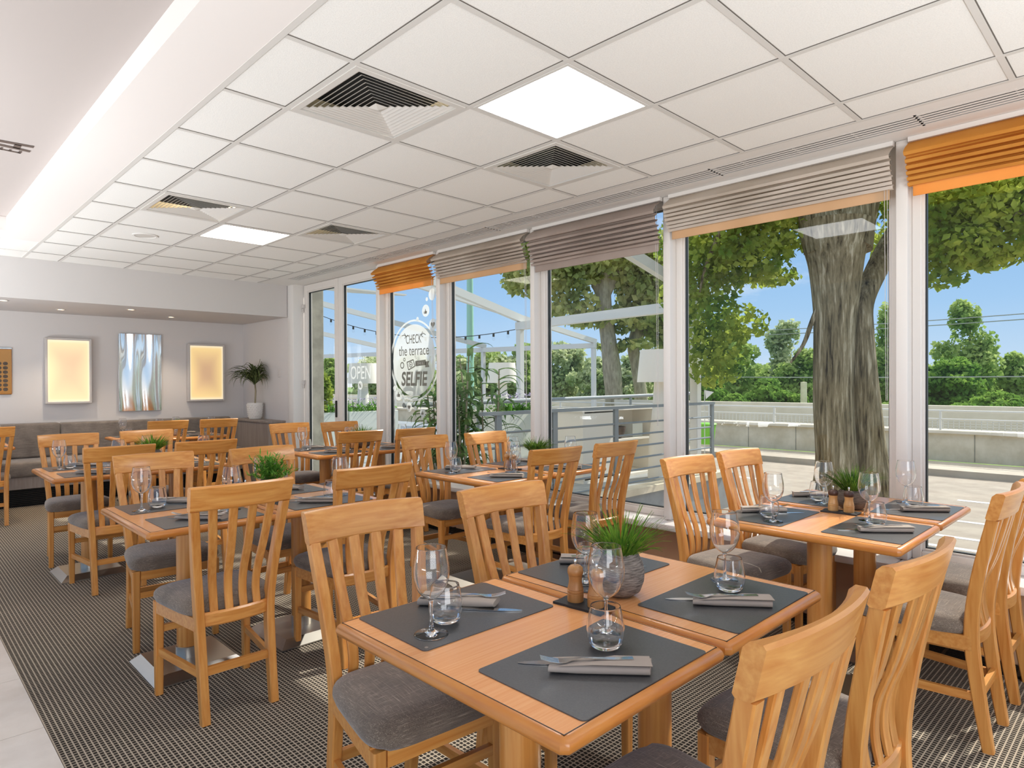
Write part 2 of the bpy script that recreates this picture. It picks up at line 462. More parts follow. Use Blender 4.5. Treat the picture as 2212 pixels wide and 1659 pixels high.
def rot_about(o, axis, deg):
    return Matrix.Translation(Vector(o)) @ Matrix.Rotation(R(deg), 4, axis) @ Matrix.Translation(-Vector(o))
def tag(o, label=None, cat=None, group=None, kind=None):
    for k, v in (('label', label), ('category', cat), ('group', group), ('kind', kind)):
        if v:
            o[k] = v
    return o
def empty(name, loc=(0, 0, 0), rz=0.0, label=None, cat=None, group=None, kind=None):
    o = bpy.data.objects.new(name, None)
    o.empty_display_size = 0.1
    COL.objects.link(o)
    o.location, o.rotation_euler = loc, (0, 0, rz)
    return tag(o, label, cat, group, kind)
KIDS = {}
def copy_tree(o, parent=None):
    c = o.copy()
    COL.objects.link(c)
    if parent is not None:
        c.parent = parent
    for ch in o.children:
        copy_tree(ch, c)
    return c
def struct(o):
    o['kind'] = 'structure'
    return o
def text_mesh(mb, body, size, place, squeeze=1.0, shear=0.0, thick=0.0):
    """built-in letters turned into mesh faces, put through place(x, y) -> world point; x is centred"""
    cu = bpy.data.curves.new('lettering', 'FONT')
    cu.body, cu.size, cu.align_x, cu.shear, cu.offset = body, size, 'CENTER', shear, thick
    cu.fill_mode = 'FRONT'
    o = bpy.data.objects.new('lettering', cu)
    me = o.to_mesh()
    mb.add([place(v.co.x * squeeze, v.co.y) for v in me.vertices], [tuple(p.vertices) for p in me.polygons])
    o.to_mesh_clear()
    bpy.data.objects.remove(o)
    bpy.data.curves.remove(cu)

# ------------------------------------------------------------------ the room
CEIL = 2.628
WX = 3.90            # room face of the window posts
GX0, GY0, CELL = 0.7745, 1.6915, 0.6
struct(MB().box(0.47, WX + 0.02, -1.0, 9.6, -0.12, 0.0).build('floor', 'carpet', smooth=0))
tf = MB()
for i in range(3):
    for j in range(-1, 17):
        x1 = 0.468 - 0.6 * i
        tf.box(x1 - 0.597, x1, 0.13 + 0.6 * j, 0.13 + 0.6 * j + 0.597, -0.11, 0.001)
tf.box(-1.3, 0.468, -0.5, 9.6, -0.12, -0.004)
struct(tf.build('floor_tiles', 'tile_floor', smooth=0))
# suspended ceiling: tiles between T-bars
xs = [1.068] + [GX0 + CELL * i for i in (1, 2, 3, 4)] + [3.462]
ys = [GY0 + CELL * j for j in range(-5, 11)] + [8.10]
skip = {}
for nm, i, j in (('vent', 1, 1), ('vent', 3, 1), ('vent', 1, 5), ('vent', 3, 5), ('lamp', 2, 0), ('lampw', 2, 6)):
    skip[(i, j + 5)] = nm
tm = MB()
HW = 0.0115
for i in range(5):
    for j in range(len(ys) - 1):
        if (i, j) in skip:
            continue
        tm.box(xs[i] + HW, xs[i + 1] - HW, ys[j] + HW, ys[j + 1] - HW, CEIL + 0.004, CEIL + 0.02)
for i in range(-3, 2):                        # the rows past the beam run on to the aisle side
    x1 = 1.068 + 0.306 if i == 1 else GX0 + CELL * i
    x0 = GX0 + CELL * (i - 1)
    if i == 1:
        x0, x1 = GX0, 1.068
    for j in (14, 15):
        tm.box(x0 + HW, x1 - HW, ys[j] + HW, ys[j + 1] - HW, CEIL + 0.004, CEIL + 0.02)
struct(tm.build('ceiling', 'ceiling_tile', smooth=0))
gm = MB()
for x in xs:
    gm.box(x - 0.012, x + 0.012, ys[0], 8.10, CEIL, CEIL + 0.012)
for y in ys:
    gm.box(1.068, 3.462, y - 0.0119, y + 0.0119, CEIL + 0.0004, CEIL + 0.012)
    if y > 7.0:
        gm.box(-1.6, 1.068, y - 0.0119, y + 0.0119, CEIL + 0.0004, CEIL + 0.012)
for i in range(-3, 2):
    x = GX0 + CELL * i if i < 1 else 1.068
    gm.box(x - 0.0118, x + 0.0118, 7.09, 8.10, CEIL + 0.0002, CEIL + 0.012)
gm.box(1.056, 1.082, ys[0], 7.09, CEIL - 0.004, CEIL + 0.012)
gm.cur = 1                                    # dark strip beside each bar, the joint's shade put into its colour
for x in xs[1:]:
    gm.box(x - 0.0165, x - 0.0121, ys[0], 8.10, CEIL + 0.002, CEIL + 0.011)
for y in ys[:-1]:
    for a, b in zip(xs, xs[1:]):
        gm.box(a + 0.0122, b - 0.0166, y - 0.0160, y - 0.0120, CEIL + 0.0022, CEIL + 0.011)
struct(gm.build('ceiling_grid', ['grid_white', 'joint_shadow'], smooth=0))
sm = MB()
sm.box(0.78, 1.056, -1.4, 7.08, CEIL - 0.003, 2.9)
sm.box(-1.6, 0.78, 6.73, 7.08, CEIL - 0.003, 2.9)
struct(sm.build('trim_1', 'beam_white', smooth=0))
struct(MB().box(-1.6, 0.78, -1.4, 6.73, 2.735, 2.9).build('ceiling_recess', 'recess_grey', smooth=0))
# painted border with the slot diffuser and the blind pocket
bm_ = MB()
bm_.box(3.474, 3.572, -1.4, 8.10, CEIL + 0.001, CEIL + 0.03)
bm_.box(3.572, 3.752, 7.57, 8.10, CEIL + 0.001, CEIL + 0.03)
bm_.prism([(3.752, CEIL + 0.001), (3.835, CEIL - 0.001), (3.846, CEIL + 0.006), (3.85, CEIL + 0.03), (3.752, CEIL + 0.03)], 'y', -1.4, 8.10)
bm_.box(3.85, 4.16, -1.4, 8.10, CEIL + 0.004, CEIL + 0.03)
struct(bm_.build('trim_2', 'white_paint', smooth=0))
struct(MB().box(-1.6, 4.2, -1.4, 8.3, 2.92, 3.0).build('ceiling_slab', 'concrete', smooth=0))
struct(MB().box(-1.6, WX - 0.06, 8.10, 8.16, 2.222, 2.92).build('wall_bulkhead', 'soffit_grey', smooth=0))
struct(MB().box(-1.6, WX - 0.06, 8.16, 9.6, 2.222, 2.32).build('ceiling_alcove', 'soffit_grey', smooth=0))
struct(MB().box(-1.6, 4.2, 9.55, 9.75, -0.1, 2.92).build('wall_back', 'wall_paint', smooth=0))
struct(MB().box(3.85, 4.08, 8.10, 9.55, -0.1, 2.92).build('wall_alcove', 'wall_paint', smooth=0))
cl = MB().box(3.84, 4.1, 7.94, 8.10, -0.1, CEIL + 0.02, 0.012, 2)
struct(cl.build('trim_3', 'white_paint'))
# parapet under the windows, sill
struct(MB().box(3.885, 4.10, -1.0, 6.1, -0.6, 0.385).build('wall_right', 'panel_tan', smooth=0))
joints = [-1.0, 1.03, 2.46, 3.745, 5.01, 6.1]
sl = MB()
for a, b in zip(joints, joints[1:]):
    sl.box(3.765, 4.06, a + 0.0015, b - 0.0015, 0.362, 0.405, 0.009, 2)
struct(sl.build('trim_4', 'pvc'))
fg = MB().box(3.70, 3.86, -1.0, 8.0, -0.004, 0.004)
fg.cur = 1
for k in range(7):
    fg.box(3.708 + 0.0215 * k, 3.716 + 0.0215 * k, -1.0, 8.0, 0.004, 0.012)
for k in range(31):
    fg.box(3.70, 3.86, -1.0 + 0.3 * k, -0.985 + 0.3 * k, 0.002, 0.013)
struct(fg.build('floor_grille', ['dark_void', 'black_metal'], smooth=0))

# windows: post, frame, gasket, pane
GXP = 4.02
posts = [(-0.42, -0.36), (0.998, 1.055), (2.435, 2.49), (3.72, 3.77), (4.98, 5.04), (6.03, 6.10)]
def sash(parent, y0, y1, z0, z1, fw=0.045, x0=3.975, x1=4.065):
    f = MB()
    f.box(x0, x1, y0, y0 + fw, z0, z1, 0.004)
    f.box(x0, x1, y1 - fw, y1, z0, z1, 0.004)
    f.box(x0, x1, y0 + fw, y1 - fw, z0, z0 + fw, 0.004)
    f.box(x0, x1, y0 + fw, y1 - fw, z1 - fw, z1, 0.004)
    for q in (0.012,):                                      # glazing bead
        f.box(x0 + 0.018, x1 - 0.018, y0 + fw, y0 + fw + q, z0 + fw, z1 - fw)
        f.box(x0 + 0.018, x1 - 0.018, y1 - fw - q, y1 - fw, z0 + fw, z1 - fw)
        f.box(x0 + 0.018, x1 - 0.018, y0 + fw + q, y1 - fw - q, z0 + fw, z0 + fw + q)
        f.box(x0 + 0.018, x1 - 0.018, y0 + fw + q, y1 - fw - q, z1 - fw - q, z1 - fw)
    fr_ = f.build('frame', 'pvc', parent)
    i = fw + 0.012
    g = MB()
    a, b, c, d = y0 + i, y1 - i, z0 + i, z1 - i
    for bx in ((a, a + 0.006, c, d), (b - 0.006, b, c, d), (a, b, c, c + 0.006), (a, b, d - 0.006, d)):
        g.box(GXP - 0.014, GXP + 0.014, *bx)
    g.build('gasket', 'gasket', fr_, smooth=0)
    p = MB().quad((GXP, a, c), (GXP, b, c), (GXP, b, d), (GXP, a, d))
    p.build('glass_pane', 'window_glass', parent, smooth=0, fix=False)
for k in range(5):
    w = empty('window_%d' % (k + 1), (0, 0, 0), kind='structure')
    y0, y1 = posts[k][1], posts[k + 1][0]
    sash(w, y0, y1, 0.405, CEIL + 0.004)
for k, (a, b) in enumerate(posts):
    z0 = 0.0 if k == 5 else 0.405
    o = MB().box(WX, 4.065, a, b, z0, CEIL + 0.004, 0.006, 2).build('trim_%d' % (5 + k), 'pvc')
    struct(o)
# glazed double door
for k, (y0, y1) in enumerate(((6.10, 7.06), (7.06, 7.93))):
    d = empty('door_%d' % (k + 1), kind='structure')
    sash(d, y0 + 0.004, y1 - 0.004, 0.02, CEIL, fw=0.085 if k else 0.09, x0=3.985, x1=4.055)
    if k == 1:
        hm = MB()
        hm.box(4.056, 4.066, 7.085, 7.12, 1.0, 1.16)
        hm.tube([(4.06, 7.10, 1.08), (4.105, 7.10, 1.08), (4.11, 7.13, 1.08), (4.11, 7.26, 1.085)], 0.009)
        hm.box(3.972, 3.985, 7.085, 7.12, 0.95, 1.15, 0.003)
        hm.build('door_handle', 'black_metal', d)
        for z in (0.45, 1.35, 2.33):
            h = MB()
            h.tube([(3.972, 7.925, z - 0.05), (3.972, 7.925, z)], 0.013, 10)
            h.tube([(3.972, 7.925, z + 0.004), (3.972, 7.925, z + 0.05)], 0.015, 10)
            h.box(3.965, 3.99, 7.885, 7.925, z + 0.004, z + 0.05)
            h.build('hinge', 'frame_silver', d)

# ------------------------------------------------------------------ things on the ceiling
def make_vent():
    t = empty('ceiling_vent')
    f = MB()
    h = 0.287
    for a, b in ((h, h - 0.03),):
        for q in range(4):
            m = Matrix.Rotation(R(90 * q), 4, 'Z')
            f.prism([(-a, a), (a, a), (b, b), (-b, b)], 'z', -0.006, 0.014)
            k = len(f.v) - 8
            f.v[k:] = [tuple(m @ Vector(p)) for p in f.v[k:]]
    f.build('vent_frame', 'vent_metal', t, smooth=0)
    MB().box(-h + 0.02, h - 0.02, -h + 0.02, h - 0.02, 0.075, 0.085).build('duct_box', 'dark_void', t, smooth=0)
    lv = MB()
    n = 9
    for k in range(n):                                   # nested square cones
        a = 0.252 - 0.0245 * k
        b = a - 0.0145
        z0, z1 = 0.0, 0.009
        for q in range(4):
            m = Matrix.Rotation(R(90 * q), 4, 'Z')
            vs = [(-a, a, z0), (a, a, z0), (b, b, z1), (-b, b, z1), (-a, a, z0 + 0.001), (a, a, z0 + 0.001), (b, b, z1 + 0.001), (-b, b, z1 + 0.001)]
            lv.add([m @ Vector(p) for p in vs], [(0, 1, 2, 3), (7, 6, 5, 4), (0, 4, 5, 1), (3, 2, 6, 7)])
    lv.build('louvres', 'vent_metal', t, smooth=0)
    c = MB()
    c.add([(-.034, -.034, 0.0), (.034, -.034, 0.0), (.034, .034, 0.0), (-.034, .034, 0.0), (0, 0, -0.012)], [(0, 4, 1), (1, 4, 2), (2, 4, 3), (3, 4, 0), (0, 1, 2, 3)])
    c.build('centre_cap', 'vent_metal', t, smooth=0)
    return t
V0 = make_vent()
vents = [((1, 1), 'large square louvred ceiling vent beside the bright white lamp panel'),
         ((3, 1), 'square louvred ceiling vent between bright lamp panel and window blinds'),
         ((1, 5), 'square louvred ceiling vent diagonally beside warm lamp panel, towards the beam'),
         ((3, 5), 'square louvred ceiling vent beyond warm lamp panel, nearest the far orange blind')]
for k, ((i, j), lab) in enumerate(vents):
    o = V0 if k == 0 else copy_tree(V0)
    o.location = (GX0 + CELL * (i + .5), GY0 + CELL * (j + .5), CEIL + 0.002)
    tag(o, lab, 'vent', 'square ceiling vents')
for (i, j), m, lab in (((2, 0), 'lamp_panel', 'bright white square LED panel in the ceiling grid, between two vents'),
                       ((2, 6), 'lamp_panel_warm', 'warm white square LED panel in the ceiling, near the bulkhead')):
    t = empty('ceiling_light', (GX0 + CELL * (i + .5), GY0 + CELL * (j + .5), CEIL + 0.002), label=lab, cat='lamp', group='ceiling lamp panels')
    f = MB(); a, b = 0.287, 0.272
    for q in range(4):
        m4 = Matrix.Rotation(R(90 * q), 4, 'Z')
        f.prism([(-a, a), (a, a), (b, b), (-b, b)], 'z', -0.004, 0.012)
        f.v[-8:] = [tuple(m4 @ Vector(p)) for p in f.v[-8:]]
    f.build('lamp_frame', 'grid_white', t, smooth=0)
    MB().box(-0.273, 0.273, -0.273, 0.273, 0.003, 0.01).build('diffuser', m, t, smooth=0)
t = empty('ceiling_speaker', (1.665, 6.19, CEIL + 0.003), label='round flush speaker in a ceiling tile by the warm lamp panel', cat='speaker')
MB().lathe([(0.098, 0.0), (0.098, -0.006), (0.082, -0.008), (0.08, -0.003)], 32, caps=False).build('rim', 'white_paint', t)
MB().lathe([(0.0, -0.0045), (0.081, -0.0035)], 32, caps=False).build('grille', 'vent_metal', t)
# slot diffuser: lengths joined end to end along the windows
ends = [-1.3, 0.88, 1.03 + 0.93, 3.96, 5.7, 7.57]
labs = ['slot diffuser length over the sunlit orange blind, nearest the camera', 'slot diffuser length above the beige blind',
        'slot diffuser length above the grey taupe blind', 'slot diffuser length above the far sand blind', 'slot diffuser length ending by the glass doors']
for k, (a, b) in enumerate(zip(ends, ends[1:])):
    t = empty('slot_diffuser', (0, 0, 0), label=labs[k], cat='vent', group='slot diffusers along the windows')
    f = MB()
    nb = 6
    for q in range(nb):
        x0 = 3.572 + q * 0.032
        f.box(x0, x0 + 0.021, a + 0.002, b - 0.002, CEIL, CEIL + 0.0007)
    for y in np.arange(a + 0.3, b - 0.1, 0.3):
        f.box(3.572, 3.752, y - 0.003, y + 0.003, CEIL + 0.005, CEIL + 0.012)
    f.box(3.572, 3.752, a + 0.002, a + 0.012, CEIL, CEIL + 0.025)
    f.build('slot_bars', 'white_paint', t, smooth=0)
    MB().box(3.45, 3.86, a + 0.001, b - 0.001, CEIL + 0.031, CEIL + 0.036).build('plenum', 'dark_void', t, smooth=0)
for k, (x, y) in enumerate(((0.943, 8.40), (1.535, 8.99), (2.122, 8.46), (2.729, 9.05))):
    lab = ['recessed downlight cut by the photo edge over the banquette', 'recessed downlight above the pale glowing art panel', 'recessed downlight above the wavy mirror, front row', 'recessed downlight above the golden art panel'][k]
    t = empty('downlight', (x, y, 2.222), label=lab, cat='lamp', group='downlights in the alcove soffit')
    MB().lathe([(0.052, 0.0), (0.052, -0.004), (0.036, -0.005), (0.034, 0.0)], 24, caps=False).build('rim', 'frame_silver', t)
    MB().lathe([(0.0, -0.0015), (0.036, -0.0012)], 24, caps=False).build('lens', 'downlight_glow', t)
    sp = light('downlight_beam', 'SPOT', (x, y, 2.20), 24, (1.0, 0.82, 0.6), spot_size=R(95), spot_blend=0.8, shadow_soft_size=0.03)
    sp.parent = None
# dark lettering on the recessed ceiling, only its end in view
sg = MB()
def flat(poly, z=2.733):
    sg.add([(p[0], p[1], z) for p in poly], [tuple(range(len(poly)))])
def cpt(u, v):
    d = CD + (u - 1106) / FPX * CR - (v - CYP) / FPX * CU
    q = CAMLOC + d * ((2.733 - CAMH) / d.z)
    return (q.x, q.y)
def cpoly(*uv):
    flat([cpt(*p) for p in uv])
cpoly((-60, 296), (-60, 291), (74.5, 316), (72, 320))
cpoly((-60, 302), (-60, 297), (67, 326), (64, 329.5))
cpoly((32, 311), (47, 314), (43, 322.5), (27, 318.5))
cpoly((-30, 317), (-30, 315), (45, 330), (43, 332))
cpoly((1, 318), (7, 319), (5, 323.5), (-1, 322)); cpoly((20, 322.5), (26, 323.5), (24, 327), (18, 326)); cpoly((41, 326), (48, 327.5), (45, 332), (38, 330))
tag(sg.build('ceiling_lettering', 'sign_brown', smooth=0), 'brown stencil letters on the recessed ceiling, cut by the photo edge', 'sign')

# ------------------------------------------------------------------ alcove: art panels, mirrors, banquette, cabinet
BW = 9.55
def art(name, x0, x1, z0, z1, mat, lab, fmat='frame_silver', dep=0.09):
    t = empty(name, (x0, BW, z0), label=lab, cat='wall art')
    w, h = x1 - x0, z1 - z0
    f = MB(); q = 0.026
    f.box(0, q, -dep, -0.002, 0, h, 0.004); f.box(w - q, w, -dep, -0.002, 0, h, 0.004)
    f.box(q, w - q, -dep, -0.002, 0, q, 0.004); f.box(q, w - q, -dep, -0.002, h - q, h, 0.004)
    f.build('frame', fmat, t)
    MB().box(q, w - q, -dep + 0.016, -dep + 0.022, q, h - q).build('lit_panel', mat, t, smooth=0)
art('wall_art', 1.455, 1.935, 1.125, 1.925, 'art_glow_pale', 'framed pale yellow backlit art panel between copper mirror and wavy mirror')
art('wall_art', 3.065, 3.555, 1.12, 1.915, 'art_glow_gold', 'framed golden backlit art panel near the dracaena plant')
mm = MB()
nx, nz = 40, 14
x0, x1, z0, z1 = 2.245, 2.745, 1.012, 2.015
vs = []
for j in range(nz + 1):
    for i in range(nx + 1):
        s_, q_ = i / nx, j / nz
        y = BW - 0.03 + 0.0065 * math.sin(s_ * 14 + 0.6 * math.sin(q_ * 5)) + 0.0015 * math.sin(s_ * 27 + q_ * 3)
        vs.append((x0 + s_ * (x1 - x0), y, z0 + q_ * (z1 - z0)))
mm.add(vs, [(j * (nx + 1) + i, j * (nx + 1) + i + 1, (j + 1) * (nx + 1) + i + 1, (j + 1) * (nx + 1) + i) for j in range(nz) for i in range(nx)])
mm.box(x0, x1, BW - 0.016, BW - 0.001, z0, z1)
tag(mm.build('wavy_mirror', 'mirror_silver', fix=False, smooth=60), 'frameless wavy mirror hung between the two yellow light panels', 'mirror')
t = empty('copper_mirror', (0.62, BW, 1.245), label='copper toned mirror with dark dots, cut by the photo edge', cat='mirror')
MB().box(0, 0.525, -0.025, -0.002, 0, 0.53, 0.006).build('mirror_sheet', 'copper_mirror', t)
dm = MB()
for i in range(5):
    for j in range(7):
        x_, z_ = 0.455 - 0.058 * i, 0.06 + 0.05 * j
        dm.add([(x_ + 0.024 * math.cos(2 * math.pi * k / 14) + 0.01, -0.0262, z_ + 0.021 * math.sin(2 * math.pi * k / 14)) for k in range(14)], [tuple(range(14))])
dm.build('dots', 'stone_brown', t, smooth=0)
MB().box(0, 0.525, -0.022, -0.002, 0.53, 0.545).build('top_strip', 'shiny_steel', t, smooth=0)
# banquette
def pad(mb, x0, x1, y0, y1, z0, z1, r):
    mb.box(x0, x1, y0, y1, z0, z1, r, 3)
t = empty('banquette', (0, 0, 0), label='grey fabric banquette along the back wall', cat='bench')
b = MB(); b.box(-1.5, 3.6, 8.93, 9.45, 0.20, 0.335, 0.004); b.build('plinth', 'ledge_laminate', t)
b = MB(); b.box(-1.5, 3.6, 9.0, 9.45, 0.0, 0.2)
b.cur = 1
for k in range(9):
    b.box(-1.5, 3.6, 8.985, 8.999, 0.02 + 0.02 * k, 0.03 + 0.02 * k)
b.build('grille', ['dark_void', 'black_metal'], t, smooth=0)
for k, (a, c) in enumerate(((-1.5, 0.1), (0.104, 1.586), (1.594, 3.6))):
    m_ = MB(); pad(m_, a, c, 8.885, 9.42, 0.337, 0.50, 0.03); m_.build('seat_pad', 'bench_fabric', t)
    m_ = MB(); pad(m_, a, c, 9.36, 9.545, 0.502, 0.905 if k < 2 else 0.90, 0.028); m_.build('back_pad', 'bench_fabric', t)
# cabinet with the plant
t = empty('cabinet', (3.56, 8.2, 0), label='low grey-brown cabinet along the alcove side wall', cat='cabinet')
MB().box(0.06, 0.285, 0.0, 1.14, 0, 0.845, 0.003).build('body', 'ledge_laminate', t)
MB().box(0.045, 0.288, -0.02, 1.15, 0.847, 0.875, 0.003).build('top', 'ledge_laminate', t)
t = empty('dracaena', (3.725, 8.85, 0.876), label='dracaena in a white pot on the cabinet', cat='plant')
pt = MB(); pt.lathe([(0.055, 0.0), (0.075, 0.004), (0.085, 0.03), (0.098, 0.12), (0.104, 0.2), (0.103, 0.222), (0.093, 0.222), (0.09, 0.19), (0.0, 0.19)], 32)
for j in range(7):
    for i in range(16):
        a = 2 * math.pi * (i + 0.5 * (j % 2)) / 16; r = 0.088 + 0.0022 * j * 1.1; z = 0.04 + 0.025 * j
        pt.lathe([(0.0, 0.0), (0.009, 0.002), (0.006, 0.008), (0.0, 0.009)], 6)
        m4 = Matrix.Translation((r * math.cos(a), r * math.sin(a), z)) @ Matrix.Rotation(a, 4, 'Z') @ Matrix.Rotation(R(90), 4, 'Y')
        pt.v[-24:] = [tuple(m4 @ Vector(p)) for p in pt.v[-24:]]
pt.build('pot', 'ceramic', t)
MB().tube([(0, 0, 0.19), (0.01, 0.0, 0.38), (0.0, 0.01, 0.55)], [0.014, 0.012, 0.012]).build('stem', 'light_bark', t)
def blade(mb, base, ang, length, width, rise, droop, n=6, twist=0.0, fold=0.0):
    """one arching leaf: starts at base, heads out along ang, climbs at rise (0-1) and sags by droop"""
    d = Vector((math.cos(ang), math.sin(ang), 0)); sd = Vector((-math.sin(ang), math.cos(ang), 0))
    p = Vector(base); el = math.asin(max(-1, min(1, rise)))
    L_, R_, M_ = [], [], []
    for i in range(n + 1):
        s = i / n
        w = width * (0.55 + 0.9 * s if s < 0.35 else 0.865 * (1 - ((s - 0.35) / 0.65) ** 1.6)) * 0.5
        w = max(w, 0.0006)
        M_.append(p.copy()); L_.append(p + sd * w + Vector((0, 0, fold * w))); R_.append(p - sd * w + Vector((0, 0, fold * w)))
        p = p + (d * math.cos(el) + Vector((0, 0, math.sin(el)))) * (length / n)
        el -= droop / n * (0.4 + 1.2 * s)
    vs, fs = [], []
    for i in range(n + 1):
        vs += [L_[i], M_[i], R_[i]]
    for i in range(n):
        a = 3 * i
        fs += [(a, a + 1, a + 4, a + 3), (a + 1, a + 2, a + 5, a + 4)]
    mb.add(vs, fs)
lf = MB(); q = random.Random(3)
for k in range(120):
    blade(lf, (0, 0.01, 0.46 + 0.12 * q.random()), q.uniform(0, 6.283), q.uniform(0.34, 0.46), 0.027, q.uniform(0.62, 0.995), q.uniform(1.6, 3.5), 8, fold=0.5)
lf.v = [(min(a, 0.07), b, c) for a, b, c in lf.v]
lf.build('leaves', 'dracaena_leaf', t, fix=False)
t = empty('light_switch', (3.85, 8.36, 1.50), label='small pale light switch on the alcove side wall beside the dracaena', cat='switch')
MB().box(-0.009, 0.0, -0.04, 0.04, -0.055, 0.055, 0.003).build('plate', 'switch', t)
MB().box(-0.013, -0.009, -0.022, 0.022, -0.03, 0.03, 0.002).build('rocker', 'switch', t)

# ------------------------------------------------------------------ roman blinds
def blind(y0, y1, z_end, nf, mat, lab, seed, sag=0.0):
    q = random.Random(seed)
    t = empty('roman_blind', (0, 0, 0), label=lab, cat='blind', group='roman blinds along the window wall')
    prof = []
    ztop, xin = 2.608, 3.905
    prof.append((xin, ztop)); prof.append((3.885, ztop - 0.005))
    zz = ztop - 0.04
    zfold = z_end + 0.055
    steps = np.linspace(0, 1, nf + 1) ** 0.75
    zs = [zz - (zz - zfold) * s for s in steps]
    for k in range(nf):
        out_ = 3.79 + 0.07 * k / max(1, nf - 1) + q.uniform(-0.006, 0.006)
        za, zb = zs[k], zs[k + 1]
        prof += [(out_ + 0.032, za - 0.1 * (za - zb)), (out_ + 0.008, za - 0.55 * (za - zb)), (out_, zb + 0.012), (out_ + 0.012, zb - 0.002), (min(out_ + 0.05, 3.892), zb + 0.003)]
    prof += [(3.885, zfold - 0.004)]
    n = 26
    rows = []
    for i in range(n + 1):
        s = i / n
        y = y0 + (y1 - y0) * s
        row = []
        for k, (a, b_) in enumerate(prof):
            wv_ = 0.0035 * math.sin(7 * s + 1.3 * k + seed) + 0.002 * math.sin(19 * s + k)
            sg_ = -sag * math.sin(math.pi * s) * min(1, k / 6)
            row.append((a + (wv_ if 1 < k < len(prof) - 1 else 0), y, b_ + sg_ + 0.5 * wv_))
        rows.append(row)
    m = MB()
    P = len(prof)
    m.add([p for r in rows for p in r], [(i * P + k, i * P + k + 1, (i + 1) * P + k + 1, (i + 1) * P + k) for i in range(n) for k in range(P - 1)])
    m.build('folded_cloth', mat, t, smooth=28, fix=False)
    f = MB().box(3.884, 3.892, y0 + 0.02, y1 - 0.02, z_end, zfold + 0.02, 0.002)
    f.build('hem', {'blind_orange': 'hem_orange_lit', 'blind_beige': 'hem_peach', 'blind_sand': 'hem_peach'}.get(mat, mat), t)
    MB().box(3.87, 3.905, y0, y1, ztop - 0.002, CEIL + 0.003).build('head_rail', 'pvc', t, smooth=0)
    c = MB()
    for dy in (0.0, 0.014):
        c.tube([(3.875, y0 + 0.03 + dy, ztop - 0.02), (3.893, y0 + 0.03 + dy, 2.0), (3.895, y0 + 0.033 + dy * 0.5, 1.05 + 0.1 * (seed % 3))], 0.0014, 5)
    c.build('pull_chain', 'frame_silver', t)
blind(-0.355, 0.99, 2.322, 6, 'blind_orange', 'bright orange roman blind at the photo edge, nearest the camera', 1)
blind(1.06, 2.43, 2.325, 7, 'blind_beige', 'beige roman blind above the window showing the big trunk', 2)
blind(2.495, 3.715, 2.262, 7, 'blind_taupe', 'grey taupe roman blind above the window with the terrace railing', 3)
blind(3.775, 4.975, 2.305, 7, 'blind_sand', 'sand coloured roman blind between the taupe and the far orange one', 4)
blind(5.045, 6.025, 2.31, 6, 'blind_orange', 'small orange roman blind next to the glass doors', 5, 0.0)

# ------------------------------------------------------------------ film on the glass
def gp(y, z, dx=0.0):
    return (GXP - 0.003 - dx, y, z)
def disc(mb, y, z, r, n=40, dx=0.0, ry=1.0):
    mb.add([gp(y + r * math.cos(2 * math.pi * k / n), z + ry * r * math.sin(2 * math.pi * k / n), dx) for k in range(n)], [tuple(range(n))])
def ringm(mb, y, z, r0, r1, n=56, dx=0.0):
    vs = []
    for k in range(n):
        c_, s_ = math.cos(2 * math.pi * k / n), math.sin(2 * math.pi * k / n)
        vs += [gp(y + r0 * c_, z + r0 * s_, dx), gp(y + r1 * c_, z + r1 * s_, dx)]
    mb.add(vs, [(2 * k, 2 * k + 1, (2 * k + 3) % (2 * n), (2 * k + 2) % (2 * n)) for k in range(n)])
t = empty('window_sticker', (0, 0, 0), label='round frosted sticker reading CHECK the terrace take a SELFIE on the glass', cat='sticker')
cy0, cz0 = 5.57, 1.595
f = MB(); disc(f, cy0, cz0, 0.375); ringm(f, cy0, cz0, 0.405, 0.425)
for y, z, r in ((5.845, 1.235, 0.065), (5.72, 1.205, 0.022), (5.655, 1.105, 0.05), (5.545, 1.095, 0.026), (5.42, 1.05, 0.045), (5.60, 1.02, 0.012), (5.37, 0.965, 0.02),
                (5.24, 1.945, 0.062), (5.36, 2.095, 0.062), (5.50, 2.02, 0.022), (5.25, 2.25, 0.06), (5.92, 1.30, 0.03), (5.34, 2.21, 0.02)):
    disc(f, y, z, r, 24)
f.build('frosted_shapes', 'frosted_film', t, smooth=0, fix=False)
k_ = MB()
pl = lambda zz, yy=cy0: (lambda x, y: gp(yy - x, zz + y, 0.002))
text_mesh(k_, 'CHECK', 0.135, pl(1.772, cy0), 0.62)
tag(k_.build('check_lettering', 'ink_grey', t, smooth=0, fix=False)); k_ = MB()
text_mesh(k_, 'the terrace', 0.15, pl(1.648, cy0), 0.78)
k_.build('terrace_lettering', 'ink_grey', t, smooth=0, fix=False); k_ = MB()
text_mesh(k_, 'SELFIE', 0.20, pl(1.335, cy0), 0.84, 0.12, 0.006)
k_.build('selfie_lettering', 'ink_grey', t, smooth=0, fix=False); k_ = MB()
def stroke(pts, w=0.008):
    for (a, b), (c, d) in zip(pts, pts[1:]):
        l = math.hypot(c - a, d - b) or 1
        nx_, nz_ = -(d - b) / l * w / 2, (c - a) / l * w / 2
        k_.add([gp(a + nx_, b + nz_, 0.002), gp(c + nx_, d + nz_, 0.002), gp(c - nx_, d - nz_, 0.002), gp(a - nx_, b - nz_, 0.002)], [(0, 1, 2, 3)])
stroke([(5.78, 1.86), (5.74, 1.868), (5.70, 1.85)]); stroke([(5.73, 1.83), (5.70, 1.85), (5.735, 1.885)])
stroke([(5.36, 1.85), (5.40, 1.868), (5.44, 1.85)]); stroke([(5.41, 1.885), (5.44, 1.85), (5.405, 1.83)])
k_.build('arrow_marks', 'ink_grey', t, smooth=0, fix=False); k_ = MB()
